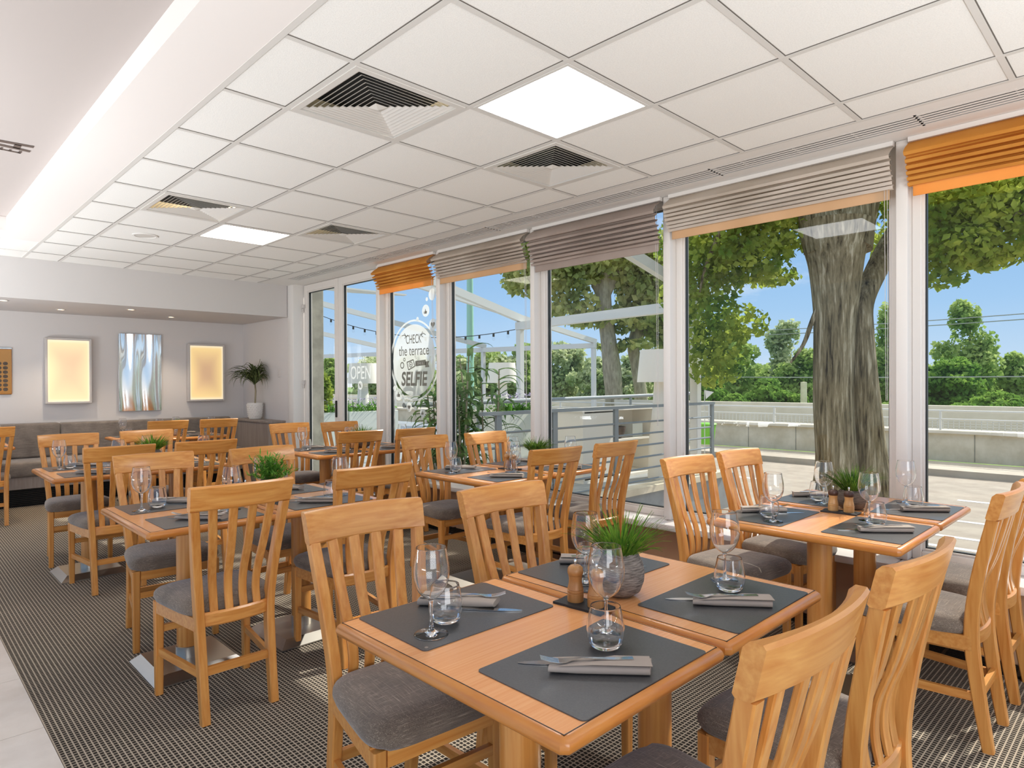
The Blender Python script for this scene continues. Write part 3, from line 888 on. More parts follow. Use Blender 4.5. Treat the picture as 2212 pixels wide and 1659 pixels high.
stroke([(5.69, 1.577), (5.575, 1.602), (5.55, 1.532), (5.66, 1.497), (5.69, 1.577)], 0.012); ringm(k_, 5.62, 1.552, 0.022, 0.031, 20, 0.002); disc(k_, 5.62, 1.552, 0.01, 12, 0.002)
for a in (0.3, 0.8, 1.3):
    stroke([(5.555 - 0.02 * math.cos(a), 1.607 + 0.02 * math.sin(a)), (5.555 - 0.045 * math.cos(a), 1.607 + 0.045 * math.sin(a))], 0.004)
ringm(k_, 5.775, 1.547, 0.024, 0.036, 20, 0.002); ringm(k_, 5.735, 1.607, 0.012, 0.02, 16, 0.002)
k_.add([gp(5.54, 1.587, 0.002), gp(5.36, 1.597, 0.002), gp(5.36, 1.542, 0.002), gp(5.54, 1.532, 0.002)], [(0, 1, 2, 3)])
k_.add([gp(5.37, 1.577, 0.002), gp(5.30, 1.582, 0.002), gp(5.322, 1.552, 0.002), gp(5.30, 1.522, 0.002), gp(5.37, 1.517, 0.002)], [(0, 1, 2, 3, 4)])
k_.build('camera_marks', 'ink_grey', t, smooth=0, fix=False); k_ = MB()
def thumb(y, z, s):                                           # thumbs-up mark
    k_.add([gp(y + 0.9 * s, z - 0.7 * s, 0.002), gp(y + 0.55 * s, z - 0.7 * s, 0.002), gp(y + 0.55 * s, z + 0.1 * s, 0.002), gp(y + 0.9 * s, z + 0.1 * s, 0.002)], [(0, 1, 2, 3)])
    k_.add([gp(y + 0.4 * s, z - 0.7 * s, 0.002), gp(y - 0.6 * s, z - 0.7 * s, 0.002), gp(y - 0.75 * s, z + 0.15 * s, 0.002), gp(y - 0.1 * s, z + 0.2 * s, 0.002), gp(y - 0.1 * s, z + 0.9 * s, 0.002), gp(y + 0.15 * s, z + 0.85 * s, 0.002), gp(y + 0.4 * s, z + 0.1 * s, 0.002)], [(0, 1, 2, 3, 4, 5, 6)])
def heart(y, z, s):
    pts = [(16 * math.sin(a) ** 3, 13 * math.cos(a) - 5 * math.cos(2 * a) - 2 * math.cos(3 * a) - math.cos(4 * a)) for a in np.linspace(0, 2 * math.pi, 24)[:-1]]
    k_.add([gp(y + s * p / 16, z + s * r_ / 16, 0.002) for p, r_ in pts], [tuple(range(len(pts)))])
for fn, y, z, s in ((thumb, 5.845, 1.235, 0.036), (heart, 5.655, 1.105, 0.026), (thumb, 5.42, 1.05, 0.024), (heart, 5.24, 1.945, 0.034), (thumb, 5.36, 2.085, 0.03)):
    fn(y, z, s)
    k_.build('thumb_mark' if fn is thumb else 'heart_mark', 'ink_grey', t, smooth=0, fix=False); k_ = MB()
w_ = MB(); text_mesh(w_, 'take a', 0.05, lambda x, y: gp(5.455 - x, 1.550 + y, 0.004), 0.85); w_.build('ribbon_lettering', 'frosted_film', t, smooth=0, fix=False)
t = empty('door_sticker', (0, 0, 0), label='frosted WE ARE OPEN lettering on the glass door', cat='sticker')
f = MB()
text_mesh(f, 'WE ARE', 0.10, lambda x, y: gp(6.615 - x, 1.60 + y), 0.75)
f.build('we_are_lettering', 'frosted_film', t, smooth=0, fix=False); f = MB()
text_mesh(f, 'OPEN', 0.215, lambda x, y: gp(6.615 - x, 1.41 + y), 0.80, 0.05, 0.001)
f.build('open_lettering', 'frosted_film', t, smooth=0, fix=False); f = MB()
disc(f, 6.62, 1.335, 0.05, 28)
for z in (1.325, 1.345):
    f.add([gp(6.55, z, 0), gp(6.46, z, 0), gp(6.46, z + 0.004, 0), gp(6.55, z + 0.004, 0)], [(0, 1, 2, 3)])
f.build('round_mark', 'frosted_film', t, smooth=0, fix=False)
f = MB(); text_mesh(f, 'N', 0.075, lambda x, y: gp(6.62 - x, 1.308 + y, 0.002), 0.9, 0, 0.002); f.build('letter', 'ink_grey', t, smooth=0, fix=False)

# ------------------------------------------------------------------ chairs
def spline(pts, n):
    """Catmull-Rom through points, n samples per span"""
    out_ = []
    P_ = [pts[0]] + list(pts) + [pts[-1]]
    for i in range(1, len(P_) - 2):
        for k in range(n):
            s = k / n
            out_.append(tuple(0.5 * (2 * b + (c - a) * s + (2 * a - 5 * b + 4 * c - d) * s * s + (-a + 3 * b - 3 * c + d) * s ** 3) for a, b, c, d in zip(P_[i - 1], P_[i], P_[i + 1], P_[i + 2])))
    out_.append(tuple(pts[-1]))
    return out_
def swept(mb, path, w, t, bev=0.004):
    """rectangular section (w across x, t along the normal in the yz plane) with eased corners, along a path of (x, y, z)"""
    path = [Vector(p) for p in path]
    rings = []
    for i, p in enumerate(path):
        d = path[min(i + 1, len(path) - 1)] - path[max(i - 1, 0)]
        n = Vector((0, d.z, -d.y)).normalized()
        ww, tt = (w(i / (len(path) - 1)) if callable(w) else w) / 2, (t(i / (len(path) - 1)) if callable(t) else t) / 2
        b = bev
        ring = []
        for a, c in ((ww - b, -tt), (ww, -tt + b), (ww, tt - b), (ww - b, tt), (-ww + b, tt), (-ww, tt - b), (-ww, -tt + b), (-ww + b, -tt)):
            ring.append(p + Vector((a, 0, 0)) + n * c)
        rings.append(ring)
    return mb.loft(rings)
def cushion(mb, wf, wr, y0, y1, z0, z1, n=44):
    h = z1 - z0
    levels = [(0.90, z0), (0.965, z0 + 0.10 * h), (1.0, z0 + 0.34 * h), (0.995, z0 + 0.52 * h), (0.97, z0 + 0.66 * h), (0.925, z0 + 0.78 * h), (0.84, z0 + 0.88 * h), (0.65, z0 + 0.96 * h), (0.38, z1), (0.12, z1 + 0.002)]
    rings = []
    for sc, z in levels:
        ring = []
        for k in range(n):
            a = 2 * math.pi * k / n
            c_, s_ = math.cos(a), math.sin(a)
            e = 2 / 5.0
            ex, ey = math.copysign(abs(c_) ** e, c_), math.copysign(abs(s_) ** e, s_)
            ym = (y0 + y1) / 2 + ey * (y1 - y0) / 2 * sc
            f = (ym - y0) / (y1 - y0)
            ww = (wr + (wf - wr) * f) / 2
            ring.append((ex * ww * sc, ym, z - 0.006 * (ey > 0.9) * (sc > 0.9)))
        rings.append(ring)
    return mb.loft(rings)
def make_chair():
    t = empty('dining_chair')
    m = MB(); cushion(m, 0.458, 0.362, -0.165, 0.248, 0.410, 0.484); m.build('seat_cushion', 'seat_fabric', t, smooth=60)
    f = MB()
    f.bar((-0.17, 0.205, 0.388), (0.17, 0.205, 0.388), 0.022, 0.052)
    f.bar((-0.195, 0.19, 0.388), (-0.15, -0.165, 0.388), 0.022, 0.052)
    f.bar((0.195, 0.19, 0.388), (0.15, -0.165, 0.388), 0.022, 0.052)
    f.build('seat_frame', 'wood_x', t, smooth=0)
    for s in (-1, 1):
        swept(MB(), [(s * 0.190, 0.200, 0.0), (s * 0.190, 0.200, 0.2), (s * 0.190, 0.198, 0.41)], lambda q: 0.030 + 0.007 * q, lambda q: 0.030 + 0.006 * q).build('leg', 'wood_z', t)
        pp = spline([(s * 0.140, -0.215, 0.0), (s * 0.141, -0.185, 0.20), (s * 0.145, -0.163, 0.42), (s * 0.162, -0.185, 0.63), (s * 0.184, -0.234, 0.859)], 4)
        swept(MB(), pp, 0.034, lambda q: 0.036 + 0.010 * math.sin(math.pi * min(1, q * 1.05))).build('back_post', 'wood_z', t)
        MB().bar((s * 0.188, 0.19, 0.19), (s * 0.141, -0.18, 0.19), 0.018, 0.030).build('side_stretcher', 'wood_y', t, smooth=0)
    MB().bar((-0.125, -0.186, 0.20), (0.125, -0.186, 0.20), 0.018, 0.034).build('rear_stretcher', 'wood_x', t, smooth=0)
    MB().bar((-0.175, 0.203, 0.285), (0.175, 0.203, 0.285), 0.018, 0.030).build('front_stretcher', 'wood_x', t, smooth=0)
    def curved(z0, z1, half, ya, yb, bow, th, nseg=12, crown=0.0, flare=0.0):
        rings = []
        for i in range(nseg + 1):
            u = -1 + 2 * i / nseg
            x = half * u
            dy = -bow * (1 - u * u)
            hh = z1 + crown * (1 - u * u) - z0
            ring = []
            e = 0.006
            tt = th / 2 + flare * u * u
            for c, z in ((-tt + e, 0), (-tt, e), (-tt, hh - e * 1.2), (-tt + e * 1.2, hh), (tt - e * 1.6, hh), (tt, hh - e * 2), (tt, e), (tt - e, 0)):
                fr = z / hh
                xx = x * (1 + 0.025 * fr)
                ring.append((xx, ya + (yb - ya) * fr + dy + c, z0 + z))
            rings.append(ring)
        return MB().loft(rings)
    curved(0.372, 0.43, 0.132, -0.160, -0.160, 0.020, 0.024).build('lower_rail', 'wood_x', t)
    curved(0.857, 0.955, 0.203, -0.231, -0.256, 0.030, 0.026, crown=0.002, flare=0.006).build('top_rail', 'wood_x', t)
    for k in range(4):
        a = (-1.5 + k) / 1.5
        xb, xt = 0.088 * a, 0.118 * a
        by = lambda x, h, b: -b * (1 - (x / h) ** 2)
        pts = [(xb, -0.160 + by(xb, .13, .018), 0.428), (xb, -0.150 + by(xb, .13, .016), 0.50), (xb + .2 * (xt - xb), -0.158 + by(xb, .14, .016), 0.58), (xb + .55 * (xt - xb), -0.196 + by(xt, .18, .02), 0.70), (xt, -0.231 + by(xt, .2, .028), 0.865)]
        swept(MB(), spline(pts, 4), lambda q: 0.032 + 0.003 * q, 0.013, 0.003).build('slat', 'wood_z', t)
    return t

# ------------------------------------------------------------------ tables (0.57 x 0.78, top at 0.74)
TW, TD, TH = 0.568, 0.785, 0.74
def make_table():
    t = empty('pedestal_table')
    e = MB()
    hw, hd, th, c = TW / 2, TD / 2, 0.034, 0.012
    prof = [(0.0, th), (0.006, th * 0.96), (0.012, th * 0.80), (0.0145, th * 0.5), (0.012, th * 0.2), (0.006, th * 0.04), (0.0, 0.0)]
    rings = []
    for o_, z in prof:
        w, d = hw - 0.0145 + o_, hd - 0.0145 + o_
        q = c
        rings.append([(w - q, -d, z), (w, -d + q, z), (w, d - q, z), (w - q, d, z), (-w + q, d, z), (-w, d - q, z), (-w, -d + q, z), (-w + q, -d, z)])
    e.loft([[(p[0], p[1], p[2] + TH - th - 0.0004) for p in r] for r in rings])
    e.build('edge_band', 'wood_edge', t, smooth=40)
    s = MB(); w, d = hw - 0.016, hd - 0.016
    s.box(-w, w, -d, d, TH - 0.004, TH)
    s.cur = 1
    for (a, b, c1, d1) in ((-w, w, -d, -d + .0022), (-w, w, d - .0022, d), (-w, -w + .0022, -d, d), (w - .0022, w, -d, d)):
        s.box(a, b, c1, d1, TH - 0.003, TH + 0.00025)
    s.build('top_laminate', ['laminate', 'inlay'], t, smooth=0)
    cl_ = MB().lathe([(0.051, 0.085), (0.051, TH - 0.036)], 36).build('column', 'wood_z', t)
    MB().lathe([(0.056, 0.042), (0.056, 0.095), (0.052, 0.097)], 36).build('collar', 'steel', cl_)
    b = MB(); p0, p1 = 0.205, 0.165
    ring = lambda q, z: [(-q, -q, z), (q, -q, z), (q, q, z), (-q, q, z)]
    b.loft([ring(p0, 0.001), ring(p0, 0.008), ring(p1, 0.044)])
    b.build('base_plate', 'steel', t, smooth=0)
    MB().box(-0.16, 0.16, -0.16, 0.16, TH - 0.042, TH - 0.0345).build('mounting_plate', 'black_metal', t, smooth=0)
    return t

# ------------------------------------------------------------------ place settings
def make_mat():
    o = MB()
    w, d, r = 0.218, 0.148, 0.012
    pl_ = []
    for cx_, cy_, a0 in ((w - r, d - r, 0), (-w + r, d - r, 90), (-w + r, -d + r, 180), (w - r, -d + r, 270)):
        pl_ += [(cx_ + r * math.cos(R(a0 + 18 * k)), cy_ + r * math.sin(R(a0 + 18 * k))) for k in range(6)]
    o.prism(pl_, 'z', 0.0, 0.0022)
    t = o.build('placemat', 'leather')
    b = MB().lathe([(0.0, 0.0), (0.0045, 0.0), (0.0045, 0.0007), (0.0, 0.0009)], 12, (0.203, 0.134, 0.0022)).build('badge', 'button', t)
    return t
def vessel(outer, th, n=5):
    """closed profile of a glass: the outer line resampled, an inner line one wall thickness inside, a round lip"""
    o_ = spline(outer, n)
    nn = []
    for i in range(len(o_)):
        a, b = o_[max(i - 1, 0)], o_[min(i + 1, len(o_) - 1)]
        dx, dz = b[0] - a[0], b[1] - a[1]
        l = math.hypot(dx, dz) or 1
        nn.append((-dz / l, dx / l))
    inner = [(max(p[0] + th * q[0], 0.0), p[1] + th * q[1]) for p, q in zip(o_, nn)]
    (ox, oz), (ix, iz) = o_[-1], inner[-1]
    lip = [((ox * (1 + c_) + ix * (1 - c_)) / 2, max(oz, iz) + 0.5 * th * math.sqrt(max(0, 1 - c_ * c_))) for c_ in (0.9, 0.5, 0, -0.5, -0.9)]
    return o_ + lip + inner[::-1]
def make_wine():
    t = empty('wine_glass')
    pr = vessel([(0.0, 0.0850), (0.006, 0.0856), (0.018, 0.0915), (0.032, 0.106), (0.041, 0.126), (0.0445, 0.146), (0.0438, 0.168), (0.040, 0.192), (0.0365, 0.212)], 0.0011)
    MB().lathe(pr, 48, caps=False).build('bowl', 'thick_glass', t, smooth=80)
    st = spline([(0.0414, 0.0004), (0.0400, 0.0024), (0.022, 0.0050), (0.009, 0.0105), (0.0048, 0.022), (0.0037, 0.045), (0.0039, 0.068), (0.0052, 0.080), (0.0072, 0.0842)], 4)
    MB().lathe([(0.0, 0.0), (0.040, 0.0)] + st + [(0.004, 0.0845), (0.0, 0.0846)], 36, caps=False).build('stem', 'thick_glass', t, smooth=50)
    return t
def make_tumbler():
    o_ = [(0.0, 0.0012), (0.016, 0.0002), (0.026, 0.0012), (0.0335, 0.006), (0.040, 0.018), (0.0433, 0.034), (0.0434, 0.048), (0.040, 0.070), (0.0345, 0.0965)]
    pr = vessel(o_, 0.0013)
    k_ = len(spline(o_, 5)) + 5
    pr = pr[:k_] + [(r, max(z, 0.0095 + 18 * r * r * 0.25)) for r, z in pr[k_:]]          # thick base
    return MB().lathe(pr, 48, caps=False).build('tumbler', 'thick_glass', smooth=80)
def make_napkin():
    """flat-rolled napkin along x; the cutlery end is at -x and opens as a slanted pocket"""
    m = MB()
    rings = []
    n = 20
    for i in range(13):
        s = i / 12
        x = -0.105 + 0.21 * s
        w = 0.028
        h = 0.0115 if s > 0.25 else 0.0085 + 0.003 * s / 0.25
        ring = []
        for k in range(n):
            a = 2 * math.pi * k / n
            c_, s_ = math.cos(a), math.sin(a)
            xx = x + (0.006 * c_ if i in (0, 12) else 0)
            ring.append((xx, w * math.copysign(abs(c_) ** 0.8, c_), 0.0115 + h * math.copysign(abs(s_) ** 0.7, s_)))
        rings.append(ring)
    m.loft(rings)
    m.add([(-0.02, -0.0285, 0.0240), (0.105, -0.0285, 0.0240), (0.105, 0.022, 0.0244), (0.03, 0.022, 0.0246), (-0.095, -0.0285, 0.0200)], [(0, 1, 2, 3), (0, 3, 4)])
    m.add([(-0.02, -0.0285, 0.0228), (0.105, -0.0285, 0.0228), (0.105, 0.022, 0.0232), (0.03, 0.022, 0.0234)], [(3, 2, 1, 0)])
    return m.build('napkin', 'napkin', smooth=50)
def make_fork():
    m = MB()
    def strip(pts, th=0.0016):
        rings = [[(x, y - w / 2, z), (x, y + w / 2, z), (x, y + w / 2, z + th), (x, y - w / 2, z + th)] for x, y, w, z in pts]
        m.loft(rings)
    strip([(0.10, 0, 0.014, 0.0), (0.06, 0, 0.013, 0.0), (0.02, 0, 0.008, 0.002), (-0.01, 0, 0.006, 0.004), (-0.03, 0, 0.011, 0.002), (-0.045, 0, 0.021, -0.001), (-0.060, 0, 0.023, -0.001)])
    for k in range(4):
        y = (-1.5 + k) * 0.0062
        strip([(-0.059, y, 0.0036, -0.001), (-0.078, y, 0.003, 0.002), (-0.098, y * 0.97, 0.002, 0.008)])
    return m.build('fork', 'shiny_steel', smooth=50)
def make_knife():
    m = MB()
    pts = [(0.11, 0.016, 0.004), (0.03, 0.013, 0.004), (0.01, 0.011, 0.003), (0.0, 0.017, 0.0018), (-0.07, 0.018, 0.0015), (-0.10, 0.012, 0.0012), (-0.115, 0.003, 0.001)]
    m.loft([[(x, -w / 2, 0), (x, w / 2, 0), (x, w / 2, th), (x, -w / 2, th)] for x, w, th in pts])
    return m.build('knife', 'shiny_steel', smooth=40)
def make_mill(body, cap):
    t = empty('pepper_mill')
    MB().lathe([(0.0, 0.0), (0.0225, 0.0), (0.0228, 0.022), (0.0212, 0.0235), (0.0228, 0.025), (0.0228, 0.03), (0.0212, 0.0315), (0.0222, 0.033), (0.0185, 0.05), (0.0178, 0.06), (0.0195, 0.071), (0.0, 0.071)], 32).build('body', body, t)
    MB().lathe([(0.0, 0.0715), (0.0195, 0.0715), (0.0218, 0.077), (0.0222, 0.083), (0.0205, 0.092), (0.014, 0.0985), (0.0, 0.1)], 32).build('head', cap, t)
    hd_ = [c for c in t.children if c.name.startswith('head')][0]
    MB().lathe([(0.0035, 0.0985), (0.0035, 0.107), (0.0048, 0.108), (0.0048, 0.113), (0.0035, 0.116), (0.0, 0.1165)], 14).build('screw', 'shiny_steel', hd_)
    return t
def make_tray():
    m = MB(); q = random.Random(5)
    pl_ = []
    for a, b in (((-.04, -.078), (.04, -.078)), ((.04, -.078), (.04, .078)), ((.04, .078), (-.04, .078)), ((-.04, .078), (-.04, -.078))):
        for k in range(8):
            s = k / 8
            pl_.append((a[0] + (b[0] - a[0]) * s + q.uniform(-.0014, .0014), a[1] + (b[1] - a[1]) * s + q.uniform(-.0014, .0014)))
    m.prism(pl_, 'z', 0.0, 0.006)
    return m.build('slate_tray', 'slate', smooth=0)
def tufts(mb, n, r0, hmin, hmax, z0, seed, spread=0.9, width=0.006):
    n = int(n * 1.7)
    q = random.Random(seed)
    for k in range(n):
        a = q.uniform(0, 6.283); rr = r0 * math.sqrt(q.random())
        lean = rr / r0
        blade(mb, (rr * math.cos(a), rr * math.sin(a), z0), a + q.uniform(-.6, .6), q.uniform(hmin, hmax), width * q.uniform(.7, 1.1), 0.99 - 0.42 * lean * spread * q.uniform(.5, 1.1), q.uniform(.1, 1.1) * (0.35 + lean), 5, fold=0.6)
def make_pot(name, prof, potmat, leafmat, n, hmin, hmax, seed, lab, spread=0.9, width=0.0055):
    t = empty(name, label=lab, cat='plant')
    m = MB(); m.lathe(prof, 40, caps=False); po_ = m.build('pot', potmat, t, smooth=60)
    rt = prof[-1][0]; zt = prof[-1][1]
    MB().lathe([(0.0, zt - 0.001), (rt, zt - 0.002)], 24, caps=False).build('soil', 'soil', po_, smooth=0)
    l = MB(); tufts(l, n, rt * 0.8, hmin, hmax, zt - 0.004, seed, spread, width); l.build('grass', leafmat, t, fix=False)
    return t
BALL = [(0.0, 0.0), (0.03, 0.0), (0.05, 0.014), (0.0595, 0.04), (0.0612, 0.062), (0.0565, 0.085), (0.047, 0.104), (0.0425, 0.111), (0.037, 0.108), (0.036, 0.098)]
LOW = [(0.0, 0.0), (0.04, 0.0), (0.062, 0.012), (0.075, 0.034), (0.0755, 0.05), (0.068, 0.074), (0.05, 0.09), (0.046, 0.091), (0.043, 0.086), (0.042, 0.078)]

# ------------------------------------------------------------------ groups of tables
chair0, table0, mat0, wine0, tumb0 = make_chair(), make_table(), make_mat(), make_wine(), make_tumbler()
nap0, fork0, knife0, tray0 = make_napkin(), make_fork(), make_knife(), make_tray()
mill_a, mill_b = make_mill('mill_wood', 'mill_wood'), make_mill('mill_pale', 'mill_dark')
used = set()
def put(proto, loc, rz, lab, cat, group):
    o = proto if proto.name not in used else copy_tree(proto)
    used.add(proto.name)
    o.location, o.rotation_euler = loc, (0, 0, rz)
    return tag(o, lab, cat, group)
def jit(a):
    return rnd.uniform(-a, a)
def setting(cx_, cyy, side, where, gname):
    """side +1: the guest sits at the low-y side and looks along +y; -1: opposite"""
    z = TH + 0.0004
    s = side
    rz = 0 if s > 0 else math.pi
    a = jit(R(1.0))
    P_ = lambda dx, dy: (cx_ + s * dx, cyy + s * dy)
    put(mat0, (*P_(0.008, -0.0), z), rz + a, 'dark leather placemat, %s' % where, 'placemat', 'leather placemats')
    zz = z + 0.0024
    put(wine0, (*P_(0.157 + jit(.006), 0.080 + jit(.006)), zz), rz + jit(1), 'stemmed wine glass, %s' % where, 'glass', 'wine glasses')
    put(tumb0, (*P_(0.080 + jit(.004), 0.030 + jit(.006)), zz), jit(1), 'stemless water tumbler, %s' % where, 'glass', 'water tumblers')
    th = rz + R(-48) + jit(R(5))
    nx_, ny_ = P_(-0.026, -0.04)
    put(nap0, (nx_, ny_, zz), th, 'rolled beige napkin, %s' % where, 'napkin', 'rolled napkins')
    c_, s_ = math.cos(th), math.sin(th)
    f = put(fork0, (nx_ - 0.030 * c_ + 0.004 * s_, ny_ - 0.030 * s_ - 0.004 * c_, zz + 0.0245), th + R(7), 'steel fork lying on the napkin, %s' % where, 'fork', 'forks')
    put(knife0, (nx_ - 0.062 * c_ - 0.033 * s_, ny_ - 0.062 * s_ + 0.033 * c_, zz + 0.0005), th + R(2), 'steel knife beside the napkin, %s' % where, 'knife', 'knives')
def seat(x, y, side, deg, lab):
    """a chair whose top rail is centred over (x, y); side +1 faces +y"""
    a = R(deg) + (0 if side > 0 else math.pi)
    put(chair0, (x - 0.262 * math.sin(a), y + 0.262 * math.cos(a), 0), a, lab, 'chair', 'slat-back dining chairs')
def group(xs_, y0, desc, near=True, far=True, chairs=()):
    """xs_: left edges of the tables; y0: edge nearest the camera; chairs: (table, side, rail x, rail y, turn)"""
    multi = len(xs_) > 1
    half = ('aisle-side ', 'window-side ') if multi else ('',)
    for i, x in enumerate(xs_):
        cx_ = x + TW / 2
        put(table0, (cx_, y0 + TD / 2, 0), 0, '%swooden pedestal table of the %s' % (half[i], desc), 'table', 'wooden pedestal tables')
        if near:
            setting(cx_, y0 + 0.165, 1, 'near %splace, %s' % (half[i], desc), desc)
        if far:
            setting(cx_, y0 + TD - 0.17, -1, 'far %splace, %s' % (half[i], desc), desc)
    for i, side, x, y, dr in chairs:
        seat(x, y, side, dr, 'slat-back wooden chair, %s%s side of the %s' % (half[i], 'near' if side > 0 else 'far', desc))
GR = {'A1': 'foreground pair with ball pot', 'B1': 'window pair by the trunk', 'A2': 'aisle pair with leafy bush', 'B2': 'window pair with pale pot',
      'A3': 'aisle pair with bright tuft', 'B3': 'pair beside the glass doors', 'C0': 'table cut by photo edge', 'C1': 'banquette table pair'}
group((0.835, 1.418), 0.728, GR['A1'], chairs=((0, 1, 1.162, .434, -2.3), (1, 1, 1.757, .417, -3.6), (0, -1, 1.152, 1.880, -5.5), (1, -1, 1.738, 1.840, -3)))
group((2.672, 3.262), 0.705, GR['B1'], chairs=((0, 1, 3.030, .432, 0), (1, 1, 3.55, .425, -1), (0, -1, 3.115, 1.847, -6.4), (1, -1, 3.617, 1.809, -4.4)))
group((0.795, 1.378), 2.965, GR['A2'], chairs=((0, 1, 1.068, 2.650, 0), (1, 1, 1.730, 2.718, -1.9), (0, -1, 1.148, 4.130, -2.9), (1, -1, 1.750, 4.06, 4)))
group((2.672, 3.262), 2.92, GR['B2'], chairs=((0, 1, 2.988, 2.660, -5), (1, 1, 3.580, 2.642, -2.9), (0, -1, 2.980, 4.005, -.8), (1, -1, 3.568, 3.969, -2.8)))
group((0.815, 1.398), 5.10, GR['A3'], chairs=((0, 1, 1.142, 4.818, 0), (1, 1, 1.686, 4.820, 0), (0, -1, 1.122, 6.298, -.9), (1, -1, 1.697, 6.315, 0)))
group((2.672, 3.262), 5.09, GR['B3'], chairs=((0, 1, 2.935, 4.826, -2), (1, 1, 3.462, 4.76, 1.6), (0, -1, 3.010, 6.324, 1), (1, -1, 3.486, 6.168, 0)))
group((0.43,), 8.09, GR['C0'], chairs=((0, 1, 0.757, 7.84, 0),))
group((1.93, 2.515), 8.07, GR['C1'], chairs=((0, 1, 2.318, 7.796, 1), (1, 1, 2.842, 7.74, -.8)))

# centre pieces: pot, slate tray, two mills
def centre(seam, ym, desc, mills, flip=1):
    z = TH + 0.0006
    put(tray0, (seam - 0.024, ym + 0.012, z), R(4), 'small slate tray under two wooden mills, %s' % desc, 'tray', 'slate trays')
    for k, dy in enumerate((0.046, -0.022)):
        put(mills, (seam - 0.023 + 0.004 * k, ym + dy, z + 0.0064), jit(3), 'wooden pepper mill, %s on its tray, %s' % (('farther one', 'nearer one')[k], desc), 'mill', 'salt and pepper mills')
centre(1.412, 1.125, GR['A1'], mill_a)
centre(3.25, 1.09, GR['B1'], mill_b)
centre(1.372, 3.36, GR['A2'], mill_b)
centre(3.25, 3.31, GR['B2'], mill_a)
centre(1.392, 5.49, GR['A3'], mill_a)
centre(3.25, 5.48, GR['B3'], mill_a)
def placepot(o, x, y, k=1.0):
    o.location = (x, y, TH + 0.0006)
    o.scale = (k, k, k)
placepot(make_pot('potted_grass', BALL, 'stone_pot', 'grass_leaf', 120, 0.085, 0.15, 1, 'grass in a dark grey ball pot on the foreground table pair'), 1.535, 1.125, 1.13)
placepot(make_pot('potted_grass', LOW, 'stone_brown', 'grass_dark', 130, 0.11, 0.165, 2, 'grass in a low brown bowl on the window table by the trunk', 0.8), 3.37, 1.10, 1.0)
placepot(make_pot('potted_grass', BALL, 'stone_pale', 'grass_dark', 130, 0.10, 0.15, 3, 'dark green grass in a pale stone pot on the middle window table', 0.8, 0.008), 3.40, 3.23, 1.05)
placepot(make_pot('potted_grass', BALL, 'stone_pot', 'grass_leaf', 120, 0.11, 0.155, 4, 'bright green grass tuft on the rear aisle table pair', 0.9, 0.008), 1.52, 5.50, 1.05)
placepot(make_pot('potted_grass', LOW, 'stone_brown', 'grass_leaf', 110, 0.12, 0.17, 5, 'spiky grass in a dark bowl on the table by the glass doors', 1.0, 0.008), 3.36, 5.50, 1.0)
placepot(make_pot('potted_grass', BALL, 'stone_pale', 'bush_leaf', 90, 0.08, 0.13, 6, 'small green plant in a pale pot on the banquette table pair', 0.9, 0.008), 2.60, 8.45, 1.0)
# leafy bush of the middle aisle pair
t = empty('potted_bush', (1.50, 3.38, TH + 0.0006), label='leafy green bush in a dark pot on the middle aisle table pair', cat='plant')
m = MB(); m.lathe(BALL, 36, caps=False); m.build('pot', 'stone_brown', t, smooth=60)
l = MB(); q = random.Random(11)
for k in range(60):
    a = q.uniform(0, 6.283); el = q.uniform(0.15, 1.5); ln = q.uniform(0.09, 0.165)
    d = Vector((math.cos(a) * math.cos(el), math.sin(a) * math.cos(el), math.sin(el)))
    b0 = Vector((0, 0, 0.10))
    l.tube([b0, b0 + d * ln], 0.0009, 4)
    for j in range(17):
        s = 0.35 + 0.65 * j / 16
        blade(l, b0 + d * ln * s, q.uniform(0, 6.283), q.uniform(0.024, 0.042), 0.0075, q.uniform(0.0, 0.9), 0.6, 3, fold=0.3)
l.build('foliage', 'bush_leaf', t, fix=False)

# ------------------------------------------------------------------ outdoors: ground, terrace, street
GZ = -0.5
struct(MB().box(4.10, 14.9, -14, 40, GZ - 0.3, GZ).build('ground_street', 'asphalt', smooth=0))
struct(MB().box(14.9, 16.4, -14, 40, GZ - 0.3, GZ + 0.13).build('ground_pavement', 'pavement', smooth=0))
struct(MB().box(16.4, 330, -250, 330, GZ - 0.4, GZ - 0.1).build('ground_beyond', 'verge', smooth=0))
ms = MB()
for y, x0, x1 in ((0.2, 13.2, 13.35),):
    for k in range(9):
        ms.box(12.0, 12.12, -12 + 2.2 * k, -10.8 + 2.2 * k, GZ, GZ + 0.004)
for x in (8.0, 8.5, 9.1, 10.2):
    ms.box(x, x + 0.1, -12, 4.4, GZ, GZ + 0.004)
struct(ms.build('ground_markings', 'white_paint', smooth=0))
tr = MB()
tr.box(4.10, 9.3, 4.66, 30, -0.5, 0.0)
tr.box(9.3, 13.6, 8.7, 30, -0.5, -0.001)
struct(tr.build('ground_terrace', 'deck', smooth=0))
struct(MB().prism([(4.11, -0.02), (8.9, -0.02), (8.9, 0.06), (4.11, 0.06)], 'y', 4.60, 4.80).build('trim_20', 'concrete', smooth=0))
tag(MB().box(4.15, 4.6, 8.55, 9.0, 0.0, 3.4, 0.01).build('concrete_pillar', 'concrete_dark'), 'rough concrete pillar just outside the glass doors', 'pillar')
